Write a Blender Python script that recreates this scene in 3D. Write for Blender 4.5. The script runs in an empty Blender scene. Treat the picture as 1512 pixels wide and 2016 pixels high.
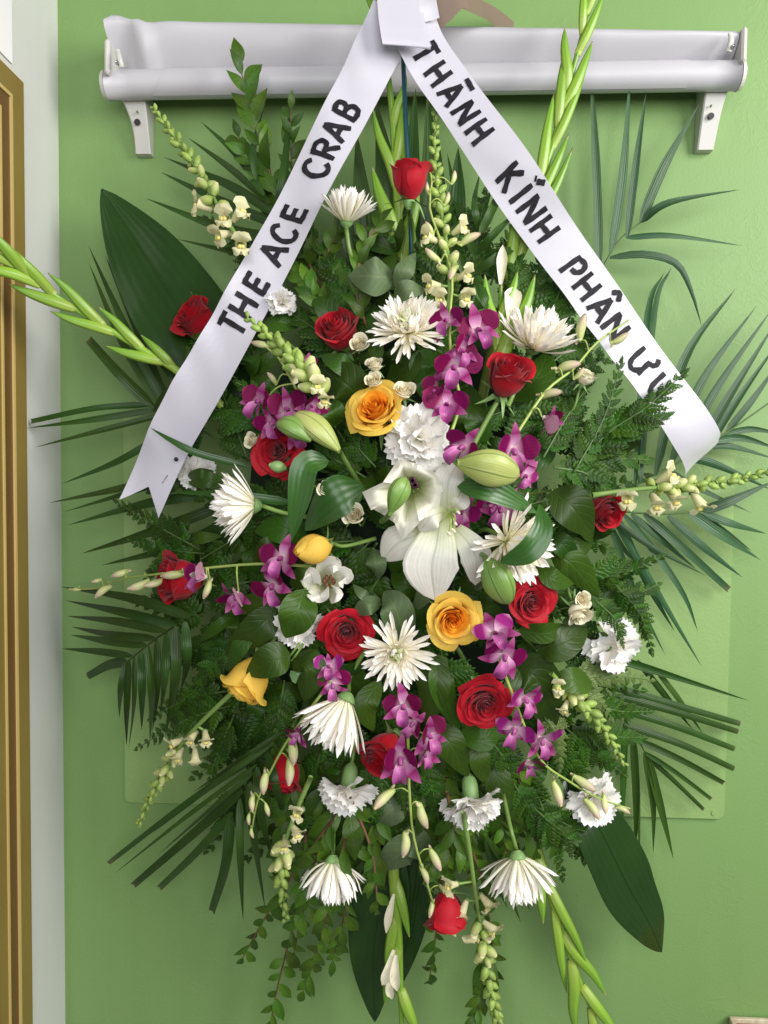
import bpy, math, random
import numpy as np
from mathutils import Vector, Matrix, Quaternion
R = math.radians
rng = random.Random(11)
sc = bpy.context.scene
col = sc.collection

# ------------------------------------------------------------------ camera, world, lamps, exposure
FPX = 1515.0
CAM = Vector((0.0, -1.25, 1.45))
CROT = (Matrix.Rotation(R(2.4), 4, 'Z') @ Matrix.Rotation(R(90 - 2.5), 4, 'X') @ Matrix.Rotation(R(0.6), 4, 'Z'))
cd = bpy.data.cameras.new('camera')
cd.sensor_fit = 'VERTICAL'; cd.sensor_height = 36.0; cd.lens = FPX / 2016 * 36
cd.clip_start = 0.01; cd.clip_end = 50
cam = bpy.data.objects.new('camera', cd); col.objects.link(cam)
cam.matrix_world = Matrix.Translation(CAM) @ CROT
sc.camera = cam

w = bpy.data.worlds.new('World'); sc.world = w; w.use_nodes = True
bg = w.node_tree.nodes['Background']
bg.inputs[0].default_value = (0.95, 0.98, 1.0, 1); bg.inputs[1].default_value = 0.17

def area(name, loc, target, sx, sy, power, color):
    l = bpy.data.lights.new(name, 'AREA'); l.shape = 'RECTANGLE'; l.size = sx; l.size_y = sy
    l.energy = power; l.color = color
    o = bpy.data.objects.new(name, l); col.objects.link(o); o.location = loc
    o.rotation_euler = (Vector(target) - Vector(loc)).to_track_quat('-Z', 'Y').to_euler()
    return o
area('window_light', (1.75, -1.5, 2.25), (0.05, 0, 1.4), 1.1, 1.4, 68, (1.0, 0.985, 0.95))
area('front_fill_light', (0.2, -2.6, 1.9), (0, 0, 1.35), 1.7, 1.3, 43, (0.97, 0.98, 1.0))  # added frontal fill lamp that brightens the flowers
sc.view_settings.view_transform = 'Standard'; sc.view_settings.look = 'None'
sc.view_settings.exposure = 0.0; sc.cycles.diffuse_bounces = 8; sc.cycles.max_bounces = 16; sc.view_settings.gamma = 1.0

# ------------------------------------------------------------------ pixel -> place in the room
_C3 = CROT.to_3x3()
def ray(px, py): return _C3 @ Vector(((px - 756) / FPX, -(py - 1008) / FPX, -1.0))
def P(px, py, h=0.0):
    d = ray(px, py); t = (-h - CAM.y) / d.y
    return CAM + d * t
def PXp(px, py, x):
    d = ray(px, py); return CAM + d * ((x - CAM.x) / d.x)
def S(px, h=0.15): return px * (1.25 - h) / FPX
def H(px, py):
    e = ((px - 780) / 600) ** 2 + ((py - 1030) / 900) ** 2
    return 0.07 + 0.19 * max(0.0, 1 - e) ** 0.6
def Q(p, off=0.0):
    """(px, py[, h]) -> world; without h the height is that of the mound plus off"""
    return P(p[0], p[1], (p[2] if len(p) > 2 else H(p[0], p[1])) + off)
def face(f):
    return Vector((f[0], -f[2], f[1])).normalized()

# ------------------------------------------------------------------ mesh helpers
def spl(pts, n):
    p = np.array([tuple(q) for q in pts], float)
    if len(p) == 2:
        t = np.linspace(0, 1, n + 1)[:, None]; return p[0] * (1 - t) + p[1] * t
    p = np.vstack([2 * p[0] - p[1], p, 2 * p[-1] - p[-2]])
    k = len(p) - 3; out = []
    for i in range(n + 1):
        u = i / n * k; j = min(int(u), k - 1); t = u - j
        a, b, c, d = p[j:j + 4]
        out.append(0.5 * (2 * b + (c - a) * t + (2 * a - 5 * b + 4 * c - d) * t * t + (3 * b - a - 3 * c + d) * t ** 3))
    return np.array(out)
def nrm(v):
    return v / (np.linalg.norm(v, axis=-1, keepdims=True) + 1e-12)
def gridf(nu, nv, off=0, wrap=False):
    f = []
    for i in range(nu):
        for j in range(nv if not wrap else nv + 1):
            a = i * (nv + 1) + j; b = i * (nv + 1) + (j + 1) % (nv + 1)
            f.append((a + off, b + off, b + nv + 1 + off, a + nv + 1 + off))
    return f
def blade(path, width, N=(0, -1, 0), ns=10, nc=4, fold=0.0, cup=0.0, ripple=0.0, rfreq=3, twist=0.0, seed=0, prof=None, fixed=None):
    p = spl(path, ns); T = nrm(np.gradient(p, axis=0)); N = nrm(np.array(N, float))
    side = nrm(np.cross(T, N)) if fixed is None else np.tile(nrm(np.array(fixed, float)), (ns + 1, 1)); nn = nrm(np.cross(side, T))
    V = []; UV = []; rr = random.Random(seed); ph = rr.random() * 6
    for i in range(ns + 1):
        t = i / ns
        hw = width * (prof(t) if prof else 1.0)
        a = twist * t; ca, sa = math.cos(a), math.sin(a)
        sd = side[i] * ca + nn[i] * sa; n2 = nn[i] * ca - side[i] * sa
        for j in range(nc + 1):
            s = -1 + 2 * j / nc
            z = fold * abs(s) * hw + cup * s * s * hw + ripple * hw * abs(s) * math.sin(t * rfreq * 6.28 + ph + (1.7 if s > 0 else 0))
            V.append(p[i] + sd * s * hw + n2 * z); UV.append((t, j / nc))
    return np.array(V), gridf(ns, nc), UV
def tube(path, rad, ns=10, nc=7, cap=True, squash=None, lobes=0, lob=0.0):
    p = spl(path, ns); T = nrm(np.gradient(p, axis=0))
    ref = np.array((0, -1, 0.13)); 
    if abs(np.dot(T[0], nrm(ref))) > .93: ref = np.array((1, 0, 0.1))
    V = []; UV = []
    for i in range(ns + 1):
        a = nrm(np.cross(T[i], ref)); b = nrm(np.cross(a, T[i]))
        r = rad(i / ns) if callable(rad) else rad[0] + (rad[1] - rad[0]) * i / ns
        for j in range(nc):
            ang = 6.2832 * j / nc; rr = r * (1 + lob * math.cos(lobes * ang))
            V.append(p[i] + a * math.cos(ang) * rr + b * math.sin(ang) * rr * (squash or 1)); UV.append((i / ns, j / nc))
    F = gridf(ns, nc - 1, 0, True)
    if cap:
        F.append(tuple(range(nc))); F.append(tuple(reversed(range(ns * nc, ns * nc + nc))))
    return np.array(V), F, UV
def join(*L):
    V = []; F = []; UV = []; o = 0
    for v, f, u in L:
        V.append(np.array(v)); F += [tuple(i + o for i in q) for q in f]; UV += list(u); o += len(v)
    return np.vstack(V), F, UV
def boxm(c, dx, dy, dz, bevel=0.0):
    """box with chamfered vertical and horizontal edges, c = centre, half sizes"""
    b = min(bevel, dx * .9, dy * .9, dz * .9)
    V = []; idx = {}
    if b <= 0:
        for x in (-1, 1):
            for y in (-1, 1):
                for z in (-1, 1): V.append((c[0] + x * dx, c[1] + y * dy, c[2] + z * dz))
        return np.array(V), [(0, 1, 3, 2), (4, 6, 7, 5), (0, 4, 5, 1), (2, 3, 7, 6), (0, 2, 6, 4), (1, 5, 7, 3)], [(0, 0)] * 8
    d = (dx, dy, dz)
    for x in (-1, 1):
        for y in (-1, 1):
            for z in (-1, 1):
                for k in range(3):
                    q = [x, y, z]; e = [q[m] * (d[m] - (0 if m == k else b)) for m in range(3)]
                    idx[(x, y, z, k)] = len(V); V.append((c[0] + e[0], c[1] + e[1], c[2] + e[2]))
    F = []
    for k in range(3):
        m, n = (k + 1) % 3, (k + 2) % 3
        for s in (-1, 1):
            q = []
            for a, bb in ((-1, -1), (1, -1), (1, 1), (-1, 1)):
                e = [0, 0, 0]; e[k] = s; e[m] = a; e[n] = bb; q.append(idx[(*e, k)])
            F.append(tuple(q if s > 0 else q[::-1]))
        for a in (-1, 1):
            for bb in (-1, 1):
                e0 = [0, 0, 0]; e0[k] = -1; e0[m] = a; e0[n] = bb; e1 = list(e0); e1[k] = 1
                F.append((idx[(*e0, m)], idx[(*e1, m)], idx[(*e1, n)], idx[(*e0, n)]))
    for x in (-1, 1):
        for y in (-1, 1):
            for z in (-1, 1): F.append(tuple(idx[(x, y, z, k)] for k in range(3)))
    return np.array(V), F, [(0, 0)] * len(V)

def mk(name, vfu, mat, smooth=True, off=None):
    V, F, UV = vfu
    me = bpy.data.meshes.new(name)
    V = np.array(V, float)
    if off is not None: V = V - np.array(tuple(off))
    me.from_pydata(V.tolist(), [], F)
    if UV is not None and len(UV) == len(V):
        uvl = me.uv_layers.new(name='UVMap')
        li = np.empty(len(me.loops), np.int32); me.loops.foreach_get('vertex_index', li)
        uvl.data.foreach_set('uv', np.array(UV, np.float32)[li].ravel())
    if smooth: me.polygons.foreach_set('use_smooth', np.ones(len(me.polygons), bool))
    me.materials.append(mat); me.update()
    return me
def put(name, me, parent=None, mw=None):
    o = bpy.data.objects.new(name, me); col.objects.link(o)
    if parent is not None: o.parent = parent
    if mw is not None: o.matrix_basis = mw
    return o
def thing(name, label, cat, loc, group=None):
    o = bpy.data.objects.new(name, None); col.objects.link(o)
    o.empty_display_size = 0.01
    o.location = loc; o['label'] = label; o['category'] = cat
    if group: o['group'] = group
    return o
def part(name, vfu, mat, th, smooth=True):
    return put(name, mk(name, vfu, mat, smooth, th.location), th)
def rel(th, mw): return Matrix.Translation(-Vector(th.location)) @ mw
def struct(name, vfu, mat, smooth=False):
    o = put(name, mk(name, vfu, mat, smooth)); o['kind'] = 'structure'; return o

# ------------------------------------------------------------------ materials
def newmat(name):
    m = bpy.data.materials.new(name); m.use_nodes = True
    nt = m.node_tree; nt.nodes.clear(); return m, nt
def nd(nt, t, **k):
    n = nt.nodes.new(t)
    for a, b in k.items(): setattr(n, a, b)
    return n
def math_(nt, op, a, b=None, c=None):
    n = nd(nt, 'ShaderNodeMath', operation=op)
    for i, v in enumerate((a, b, c)):
        if v is None: continue
        if isinstance(v, (int, float)): n.inputs[i].default_value = v
        else: nt.links.new(v, n.inputs[i])
    return n.outputs[0]
def mixc(nt, f, a, b, bt='MIX'):
    n = nd(nt, 'ShaderNodeMix', data_type='RGBA', blend_type=bt)
    for sock, v in ((n.inputs[0], f), (n.inputs[6], a), (n.inputs[7], b)):
        if isinstance(v, (int, float)): sock.default_value = v
        elif isinstance(v, tuple): sock.default_value = (*v[:3], 1)
        else: nt.links.new(v, sock)
    return n.outputs[2]
def surf(name, c0, c1=None, along=None, rough=.5, var=.12, noise=None, trans=0.0, spec=.5, vein=None, ribs=None, bump=0.15,
         bscale=60, metal=0.0, back=None, streak=None, sheen=0.0, hue=0.0, seams=None):
    """c0 base colour; along=[(pos,colour)..] ramp down the length of the piece; vein=(n, amount) for leaf veins; ribs=(n, amount) long ribs"""
    m, nt = newmat(name); L = nt.links.new
    out = nd(nt, 'ShaderNodeOutputMaterial'); bs = nd(nt, 'ShaderNodeBsdfPrincipled')
    bs.inputs['Roughness'].default_value = rough; bs.inputs['Specular IOR Level'].default_value = spec; bs.inputs['Metallic'].default_value = metal
    if sheen: bs.inputs['Sheen Weight'].default_value = sheen
    uv = nd(nt, 'ShaderNodeUVMap', uv_map='UVMap'); sx = nd(nt, 'ShaderNodeSeparateXYZ'); L(uv.outputs[0], sx.inputs[0])
    u, v = sx.outputs[0], sx.outputs[1]
    tc = nd(nt, 'ShaderNodeTexCoord')
    if along:
        r = nd(nt, 'ShaderNodeValToRGB'); cr = r.color_ramp
        cr.elements[0].position = along[0][0]; cr.elements[0].color = (*along[0][1], 1)
        cr.elements[1].position = along[-1][0]; cr.elements[1].color = (*along[-1][1], 1)
        for pos, cc in along[1:-1]:
            e = cr.elements.new(pos); e.color = (*cc, 1)
        L(u, r.inputs[0]); c = r.outputs[0]
    else:
        c = mixc(nt, 0.0, c0, c0)
    if c1:
        nz = nd(nt, 'ShaderNodeTexNoise'); nz.inputs['Scale'].default_value = noise or 14; nz.inputs['Detail'].default_value = 4
        L(tc.outputs['Object'], nz.inputs['Vector'])
        f = math_(nt, 'SMOOTH_MIN', 1.0, math_(nt, 'MULTIPLY_ADD', nz.outputs[0], 2.6, -0.8), 0.1)
        f = math_(nt, 'MAXIMUM', f, 0.0)
        c = mixc(nt, f, c, c1)
    hgt = None
    av = math_(nt, 'ABSOLUTE', math_(nt, 'SUBTRACT', v, 0.5))
    if vein:
        n, am = vein
        mid = math_(nt, 'SUBTRACT', 1.0, math_(nt, 'SMOOTH_MIN', math_(nt, 'MULTIPLY', av, 22.0), 1.0, 0.2))
        ph = math_(nt, 'SUBTRACT', u, math_(nt, 'MULTIPLY', av, 0.55))
        sn = math_(nt, 'POWER', math_(nt, 'ABSOLUTE', math_(nt, 'COSINE', math_(nt, 'MULTIPLY', ph, n * 3.1416))), 14.0)
        vv = math_(nt, 'MAXIMUM', math_(nt, 'MAXIMUM', mid, 0.0), math_(nt, 'MULTIPLY', sn, 0.55))
        c = mixc(nt, math_(nt, 'MULTIPLY', vv, am), c, (c0[0] * 2.2 + .05, c0[1] * 1.8 + .06, c0[2] * 1.6 + .03))
        hgt = math_(nt, 'MULTIPLY', vv, -1.0)
    if ribs:
        n, am = ribs
        sn = math_(nt, 'MULTIPLY_ADD', math_(nt, 'SINE', math_(nt, 'MULTIPLY', v, n * 6.2832)), 0.5, 0.5)
        c = mixc(nt, math_(nt, 'MULTIPLY', sn, am), c, (c0[0] * 1.8 + .01, c0[1] * 1.6 + .01, c0[2] * 1.7 + .01))
        hgt = sn
    if seams:
        n, am = seams
        fr = math_(nt, 'ABSOLUTE', math_(nt, 'SUBTRACT', math_(nt, 'FRACT', math_(nt, 'MULTIPLY', v, float(n))), 0.5))
        ln_ = math_(nt, 'MAXIMUM', math_(nt, 'MULTIPLY_ADD', fr, 11.0, -4.5), 0.0)
        c = mixc(nt, math_(nt, 'MULTIPLY', ln_, am), c, (c0[0] * .38, c0[1] * .48, c0[2] * .35))
        fin = math_(nt, 'MULTIPLY_ADD', math_(nt, 'SINE', math_(nt, 'MULTIPLY', v, n * 44.0)), 0.06, 0.0)
        hgt = math_(nt, 'SUBTRACT', fin, math_(nt, 'MULTIPLY', ln_, 1.2))
    oi = nd(nt, 'ShaderNodeObjectInfo')
    hs = nd(nt, 'ShaderNodeHueSaturation')
    L(math_(nt, 'MULTIPLY_ADD', oi.outputs['Random'], 2 * var, 1 - var), hs.inputs['Value'])
    if hue:
        L(math_(nt, 'MULTIPLY_ADD', math_(nt, 'FRACT', math_(nt, 'MULTIPLY', oi.outputs['Random'], 7.3)), 2 * hue, .5 - hue), hs.inputs['Hue'])
    L(c, hs.inputs['Color']); c = hs.outputs[0]
    if back:
        g = nd(nt, 'ShaderNodeNewGeometry'); c = mixc(nt, g.outputs['Backfacing'], c, back)
    L(c, bs.inputs['Base Color'])
    b2 = nd(nt, 'ShaderNodeTexNoise'); b2.inputs['Scale'].default_value = bscale; b2.inputs['Detail'].default_value = 3
    L(tc.outputs['Object'], b2.inputs['Vector'])
    hh = b2.outputs[0] if hgt is None else math_(nt, 'ADD', b2.outputs[0], hgt)
    bp = nd(nt, 'ShaderNodeBump'); bp.inputs['Strength'].default_value = bump; bp.inputs['Distance'].default_value = 0.002
    L(hh, bp.inputs['Height']); L(bp.outputs[0], bs.inputs['Normal'])
    sh = bs.outputs[0]
    if trans:
        tr = nd(nt, 'ShaderNodeBsdfTranslucent'); L(c, tr.inputs[0]); mx = nd(nt, 'ShaderNodeMixShader')
        mx.inputs[0].default_value = trans; L(sh, mx.inputs[1]); L(tr.outputs[0], mx.inputs[2]); sh = mx.outputs[0]
    L(sh, out.inputs[0])
    return m

def wallmat(name, c0, c1, spots=True, bump=.36):
    m, nt = newmat(name); L = nt.links.new
    out = nd(nt, 'ShaderNodeOutputMaterial'); bs = nd(nt, 'ShaderNodeBsdfPrincipled'); bs.inputs['Roughness'].default_value = .48
    bs.inputs['Specular IOR Level'].default_value = .35
    tc = nd(nt, 'ShaderNodeTexCoord')
    n1 = nd(nt, 'ShaderNodeTexNoise'); n1.inputs['Scale'].default_value = 2.2; n1.inputs['Detail'].default_value = 6; L(tc.outputs['Object'], n1.inputs[0])
    c = mixc(nt, n1.outputs[0], c0, c1)
    if spots:
        v = nd(nt, 'ShaderNodeTexVoronoi'); v.inputs['Scale'].default_value = 7.0; L(tc.outputs['Object'], v.inputs['Vector'])
        n3 = nd(nt, 'ShaderNodeTexNoise'); n3.inputs['Scale'].default_value = 90; L(tc.outputs['Object'], n3.inputs[0])
        f = math_(nt, 'LESS_THAN', math_(nt, 'ADD', v.outputs['Distance'], math_(nt, 'MULTIPLY', n3.outputs[0], .03)), 0.032)
        c = mixc(nt, math_(nt, 'MULTIPLY', f, .55), c, (c0[0] * .35, c0[1] * .35, c0[2] * .4))
    mp = nd(nt, 'ShaderNodeMapping'); mp.inputs['Scale'].default_value = (9, 9, 1.1); L(tc.outputs['Object'], mp.inputs[0])
    ns_ = nd(nt, 'ShaderNodeTexNoise'); ns_.inputs['Scale'].default_value = 3.0; ns_.inputs['Detail'].default_value = 5; L(mp.outputs[0], ns_.inputs[0])
    c = mixc(nt, math_(nt, 'MULTIPLY', math_(nt, 'MAXIMUM', math_(nt, 'MULTIPLY_ADD', ns_.outputs[0], 3.0, -1.35), 0.0), .14), c, (c0[0] * .78, c0[1] * .84, c0[2] * .86))
    L(c, bs.inputs['Base Color'])
    n2 = nd(nt, 'ShaderNodeTexNoise'); n2.inputs['Scale'].default_value = 240; n2.inputs['Detail'].default_value = 3; L(tc.outputs['Object'], n2.inputs[0])
    n4 = nd(nt, 'ShaderNodeTexNoise'); n4.inputs['Scale'].default_value = 26; n4.inputs['Detail'].default_value = 5; n4.inputs['Distortion'].default_value = 1.2; L(tc.outputs['Object'], n4.inputs[0])
    ridge = math_(nt, 'POWER', math_(nt, 'SUBTRACT', 1.0, math_(nt, 'ABSOLUTE', math_(nt, 'MULTIPLY_ADD', n4.outputs[0], 2.0, -1.0))), 18.0)
    n5 = nd(nt, 'ShaderNodeTexNoise'); n5.inputs['Scale'].default_value = 5; L(tc.outputs['Object'], n5.inputs[0])
    msk = math_(nt, 'GREATER_THAN', n5.outputs[0], 0.56)
    hh = math_(nt, 'ADD', math_(nt, 'MULTIPLY', n2.outputs[0], .55), math_(nt, 'MULTIPLY', math_(nt, 'MULTIPLY', ridge, msk), .34))
    bp = nd(nt, 'ShaderNodeBump'); bp.inputs['Strength'].default_value = bump; bp.inputs['Distance'].default_value = .0016
    L(hh, bp.inputs['Height']); L(bp.outputs[0], bs.inputs['Normal']); L(bs.outputs[0], out.inputs[0])
    return m

MAT = {}
MAT['green'] = wallmat('green wall paint', (.172, .292, .093), (.194, .318, .108))
MAT['panelgreen'] = wallmat('panel paint', (.228, .356, .120), (.248, .378, .134), bump=.5)
MAT['white'] = wallmat('white wall paint', (.645, .645, .615), (.68, .675, .645), spots=False, bump=.15)
MAT['gold'] = surf('gold anodised metal', (.32, .22, .056), (.28, .185, .047), rough=.34, metal=.25, var=0, bump=.02, noise=5)
MAT['gold_highlight'] = surf('gold with painted highlight', (.68, .49, .19), rough=.3, metal=.2, var=0, bump=.02)  # highlight lines along the gold frame, painted as a brighter colour
MAT['bronze'] = surf('brown channel metal', (.15, .075, .02), rough=.4, metal=.1, var=0, bump=.02)
MAT['black'] = surf('dark opening', (.012, .012, .014), rough=.5, var=0)
MAT['vinyl'] = surf('white blind vinyl', (.50, .485, .515), (.475, .46, .485), rough=.42, var=0, noise=5, bump=.05)
MAT['plastic'] = surf('white plastic', (.54, .53, .49), rough=.35, var=0, bump=.04)
MAT['steel'] = surf('grey steel', (.42, .43, .45), rough=.35, metal=.8, var=0, bump=.02)
MAT['satin'] = surf('white satin ribbon', (.585, .565, .63), rough=.30, var=.0, trans=.1, ribs=(90, .05), bump=.08, sheen=.3, spec=.6)
MAT['tan'] = surf('white ribbon in painted shade', (.19, .135, .10), rough=.45, var=0, ribs=(40, .1), bump=.05)  # shadowed back of the white ribbon, the shade painted in as tan
MAT['ink'] = surf('black marker ink', (.008, .007, .009), (.022, .02, .025), rough=.6, spec=.2, var=.15, noise=120)
MAT['teal'] = surf('dark teal painted stake', (.004, .07, .10), rough=.35, var=0)
MAT['wood'] = surf('brown wood', (.22, .09, .035), (.15, .06, .025), rough=.45, var=0, noise=9)
MAT['cream_rim'] = surf('worn cream paint', (.62, .56, .42), (.40, .30, .18), rough=.6, var=0, noise=60)
MAT['red'] = surf('red rose petal', (.52, .005, .018), (.40, .003, .013), rough=.55, var=.14, trans=.2, spec=.25, noise=22, bump=.12, sheen=.15, bscale=120)
MAT['redin'] = surf('inner red rose petal', (.46, .004, .015), (.34, .002, .012), rough=.55, var=.12, trans=.24, spec=.22, noise=26, bump=.12, sheen=.15, bscale=120)
MAT['yellow'] = surf('yellow rose petal', (.90, .58, .06), (.92, .66, .15), rough=.5, var=.04, trans=.3, spec=.25, noise=16, bump=.1, bscale=110)
MAT['orange'] = surf('inner orange rose petal', (.90, .36, .02), (.92, .50, .05), rough=.5, var=.06, trans=.36, spec=.25, noise=22, bump=.1, bscale=110)
MAT['ivory'] = surf('cream spray rose petal', (.84, .76, .56), (.84, .80, .60), rough=.5, var=.04, trans=.15, noise=25)
MAT['mum'] = surf('white chrysanthemum petal', (.82, .80, .71), along=[(0, (.72, .74, .38)), (.22, (.87, .84, .64)), (.6, (.92, .88, .78)), (1, (.93, .91, .86))], rough=.5, var=.04, trans=.14, spec=.3, ribs=(3, .12), bump=.12)
MAT['mumin'] = surf('inner chrysanthemum petal', (.78, .80, .55), along=[(0, (.42, .58, .10)), (.5, (.66, .74, .30)), (1, (.84, .85, .62))], rough=.5, var=.05, trans=.2, bump=.1)
MAT['carn'] = surf('white carnation petal', (.82, .79, .73), (.84, .82, .80), along=[(0, (.90, .86, .68)), (.5, (.90, .86, .76)), (1, (.91, .90, .86))], rough=.6, var=.02, trans=.14, spec=.2, bump=.08)
MAT['lily'] = surf('white lily petal', (.82, .82, .72), along=[(0, (.50, .60, .20)), (.22, (.76, .79, .54)), (.5, (.80, .79, .71)), (1, (.80, .76, .66))], rough=.42, var=.03, trans=.28, ribs=(9, .10), bump=.4, seams=(2, .22))
MAT['lilythroat'] = surf('white trumpet lily petal', (.84, .84, .70), along=[(0, (.36, .50, .10)), (.3, (.66, .72, .34)), (.6, (.86, .86, .68)), (1, (.92, .89, .79))], rough=.42, var=.03, trans=.28, ribs=(5, .06), bump=.1)
MAT['orchid'] = surf('purple orchid petal', (.22, .004, .12), along=[(0, (.86, .76, .74)), (.16, (.66, .34, .50)), (.40, (.16, .0015, .058)), (.85, (.135, .001, .047)), (1, (.28, .02, .12))], rough=.55, spec=.15, var=.25, trans=.18, ribs=(7, .1), bump=.1, hue=.012, back=(.50, .24, .34))
MAT['orchidpale'] = surf('pale magenta orchid petal', (.30, .02, .17), along=[(0, (.86, .78, .76)), (.25, (.72, .44, .58)), (.55, (.30, .015, .17)), (.85, (.24, .008, .13)), (1, (.60, .28, .44))], rough=.55, spec=.15, var=.2, trans=.18, ribs=(7, .15), bump=.15, hue=.012, back=(.62, .40, .50))
MAT['sepal'] = surf('pale purple orchid sepal', (.45, .08, .34), along=[(0, (.74, .66, .60)), (.3, (.60, .28, .48)), (.6, (.22, .006, .10)), (1, (.42, .12, .26))], rough=.5, spec=.2, var=.15, trans=.18, ribs=(5, .1), bump=.1, back=(.62, .50, .46))
MAT['lip'] = surf('orchid lip', (.22, .004, .13), along=[(0, (.74, .70, .55)), (.35, (.50, .14, .36)), (1, (.20, .003, .12))], rough=.4, var=.1, trans=.1, ribs=(6, .2), bump=.15)
MAT['orbud'] = surf('orchid bud', (.55, .58, .20), along=[(0, (.46, .55, .16)), (.45, (.62, .62, .30)), (.8, (.60, .44, .34)), (1, (.52, .42, .22))], rough=.4, var=.12, trans=.1)
MAT['budgreen'] = surf('small green bud', (.25, .37, .065), (.32, .44, .10), rough=.42, var=.22, trans=.1, noise=30)
MAT['budcream'] = surf('cream opening bud', (.70, .70, .36), along=[(0, (.24, .36, .06)), (.4, (.42, .50, .14)), (1, (.70, .68, .34))], rough=.45, var=.1, trans=.15)
MAT['snap'] = surf('cream snapdragon petal', (.80, .76, .40), (.84, .80, .56), rough=.5, var=.08, trans=.34, noise=40)
MAT['palate'] = surf('yellow snapdragon throat', (.80, .66, .10), (.80, .72, .34), rough=.5, var=.06, trans=.15, noise=50)
MAT['stem'] = surf('green flower stem', (.16, .27, .055), (.20, .32, .08), rough=.42, var=.2, noise=14)
MAT['stemdark'] = surf('dark rose stem', (.075, .14, .035), rough=.45, var=.2)
MAT['stempale'] = surf('pale orchid stem', (.36, .44, .12), (.30, .40, .09), rough=.42, var=.12, noise=20)
MAT['twig'] = surf('brown twig', (.14, .07, .035), rough=.6, var=.2)
MAT['glad'] = surf('bright green gladiolus sheath', (.22, .38, .04), along=[(0, (.33, .43, .08)), (.35, (.23, .39, .04)), (.9, (.14, .31, .028)), (.965, (.20, .24, .05)), (1, (.24, .17, .08))], rough=.34, var=.12, ribs=(7, .15), trans=.08)
MAT['calyx'] = surf('green calyx', (.17, .30, .10), (.22, .36, .12), rough=.42, var=.15, noise=30)
MAT['lilybud'] = surf('pale green lily bud', (.40, .44, .14), along=[(0, (.22, .30, .05)), (.4, (.42, .45, .15)), (1, (.48, .47, .18))], c1=(.32, .38, .09), noise=18, rough=.38, var=.1, seams=(6, .8), bump=.35)
MAT['lilybud2'] = surf('green lily bud', (.19, .32, .07), along=[(0, (.13, .24, .035)), (.5, (.21, .34, .08)), (1, (.26, .36, .09))], c1=(.15, .27, .05), noise=18, rough=.38, var=.08, seams=(6, .8), bump=.35)
MAT['aspid'] = surf('glossy dark aspidistra leaf', (.012, .040, .005), (.019, .056, .008), rough=.2, var=.12, ribs=(9, .10), bump=.08, trans=.06, noise=8)
MAT['salal'] = surf('salal leaf', (.021, .058, .003), (.036, .090, .006), rough=.42, spec=.3, var=.36, vein=(7, .15), bump=.25, trans=.07, noise=12, hue=.015, back=(.10, .18, .07))
MAT['salpale'] = surf('pale grey green leaf', (.08, .125, .050), (.10, .15, .066), rough=.5, spec=.3, var=.08, vein=(7, .22), bump=.15, trans=.1, noise=12, back=(.2, .27, .15))
MAT['lilyleaf'] = surf('lily leaf', (.024, .085, .010), (.036, .11, .016), rough=.34, var=.15, ribs=(5, .22), bump=.12, trans=.1, noise=10)
MAT['palm'] = surf('palm leaflet', (.019, .056, .005), along=[(0, (.026, .070, .007)), (.2, (.019, .056, .005)), (.93, (.022, .060, .006)), (.975, (.07, .08, .025)), (1, (.16, .12, .06))], c1=(.028, .076, .008), rough=.42, spec=.35, var=.25, ribs=(5, .32), bump=.22, trans=.10, noise=20, hue=.012)
MAT['palmblade'] = surf('blue green palm leaflet', (.028, .074, .026), along=[(0, (.034, .085, .028)), (.2, (.028, .074, .026)), (.93, (.032, .078, .030)), (.975, (.09, .09, .035)), (1, (.18, .13, .07))], c1=(.040, .098, .036), rough=.4, spec=.4, var=.2, ribs=(5, .32), bump=.22, trans=.10, noise=20, hue=.012)
MAT['fern'] = surf('leatherleaf fern', (.018, .058, .003), (.034, .094, .006), rough=.42, spec=.25, var=.4, bump=.2, trans=.10, noise=30, hue=.015,)
MAT['fernpale'] = surf('yellow green fern underside', (.11, .17, .04), (.14, .20, .05), rough=.45, var=.15, bump=.2, trans=.15, noise=30)
MAT['ruscus'] = surf('small glossy leaf', (.038, .096, .006), (.064, .138, .011), rough=.4, spec=.32, var=.35, vein=(6, .25), bump=.15, trans=.12, noise=20, hue=.015, back=(.11, .19, .08))
MAT['foam'] = surf('dark green florist foam', (.008, .022, .006), rough=.9, var=0, bump=.4)
MAT['pinmetal'] = surf('pin steel', (.3, .28, .26), rough=.3, metal=.9, var=0)
MAT['stamen'] = surf('brown stamen', (.25, .12, .05), (.14, .05, .03), rough=.6, var=.2, noise=80)
MAT['stigma'] = surf('dark purple stigma', (.05, .008, .025), rough=.4, var=0)

# ------------------------------------------------------------------ setting: walls
XC = P(121, 1008, 0).x                       # the corner of the room
z0, z1 = 0.2, 2.6
struct('wall', boxm(((XC + 1.9) / 2, .05, (z0 + z1) / 2), (1.9 - XC) / 2, .05, (z1 - z0) / 2), MAT['green'])
struct('side_wall', boxm((XC - .05, -.42, (z0 + z1) / 2), .05, .42, (z1 - z0) / 2), MAT['white'])
yj = PXp(24, 70, XC + .002).y
bz = PXp(44, 150, XC).z
t = thing('trim_board', 'white upright trim board with a fine joint line above the gold door frame', 'trim', (XC, yj, z1))
part('board', boxm((XC + .0012, (yj - .8) / 2, (bz + z1) / 2 + .0006), .0012, (.8 + yj) / 2, (z1 - bz) / 2 , .0006), MAT['white'], t)

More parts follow.
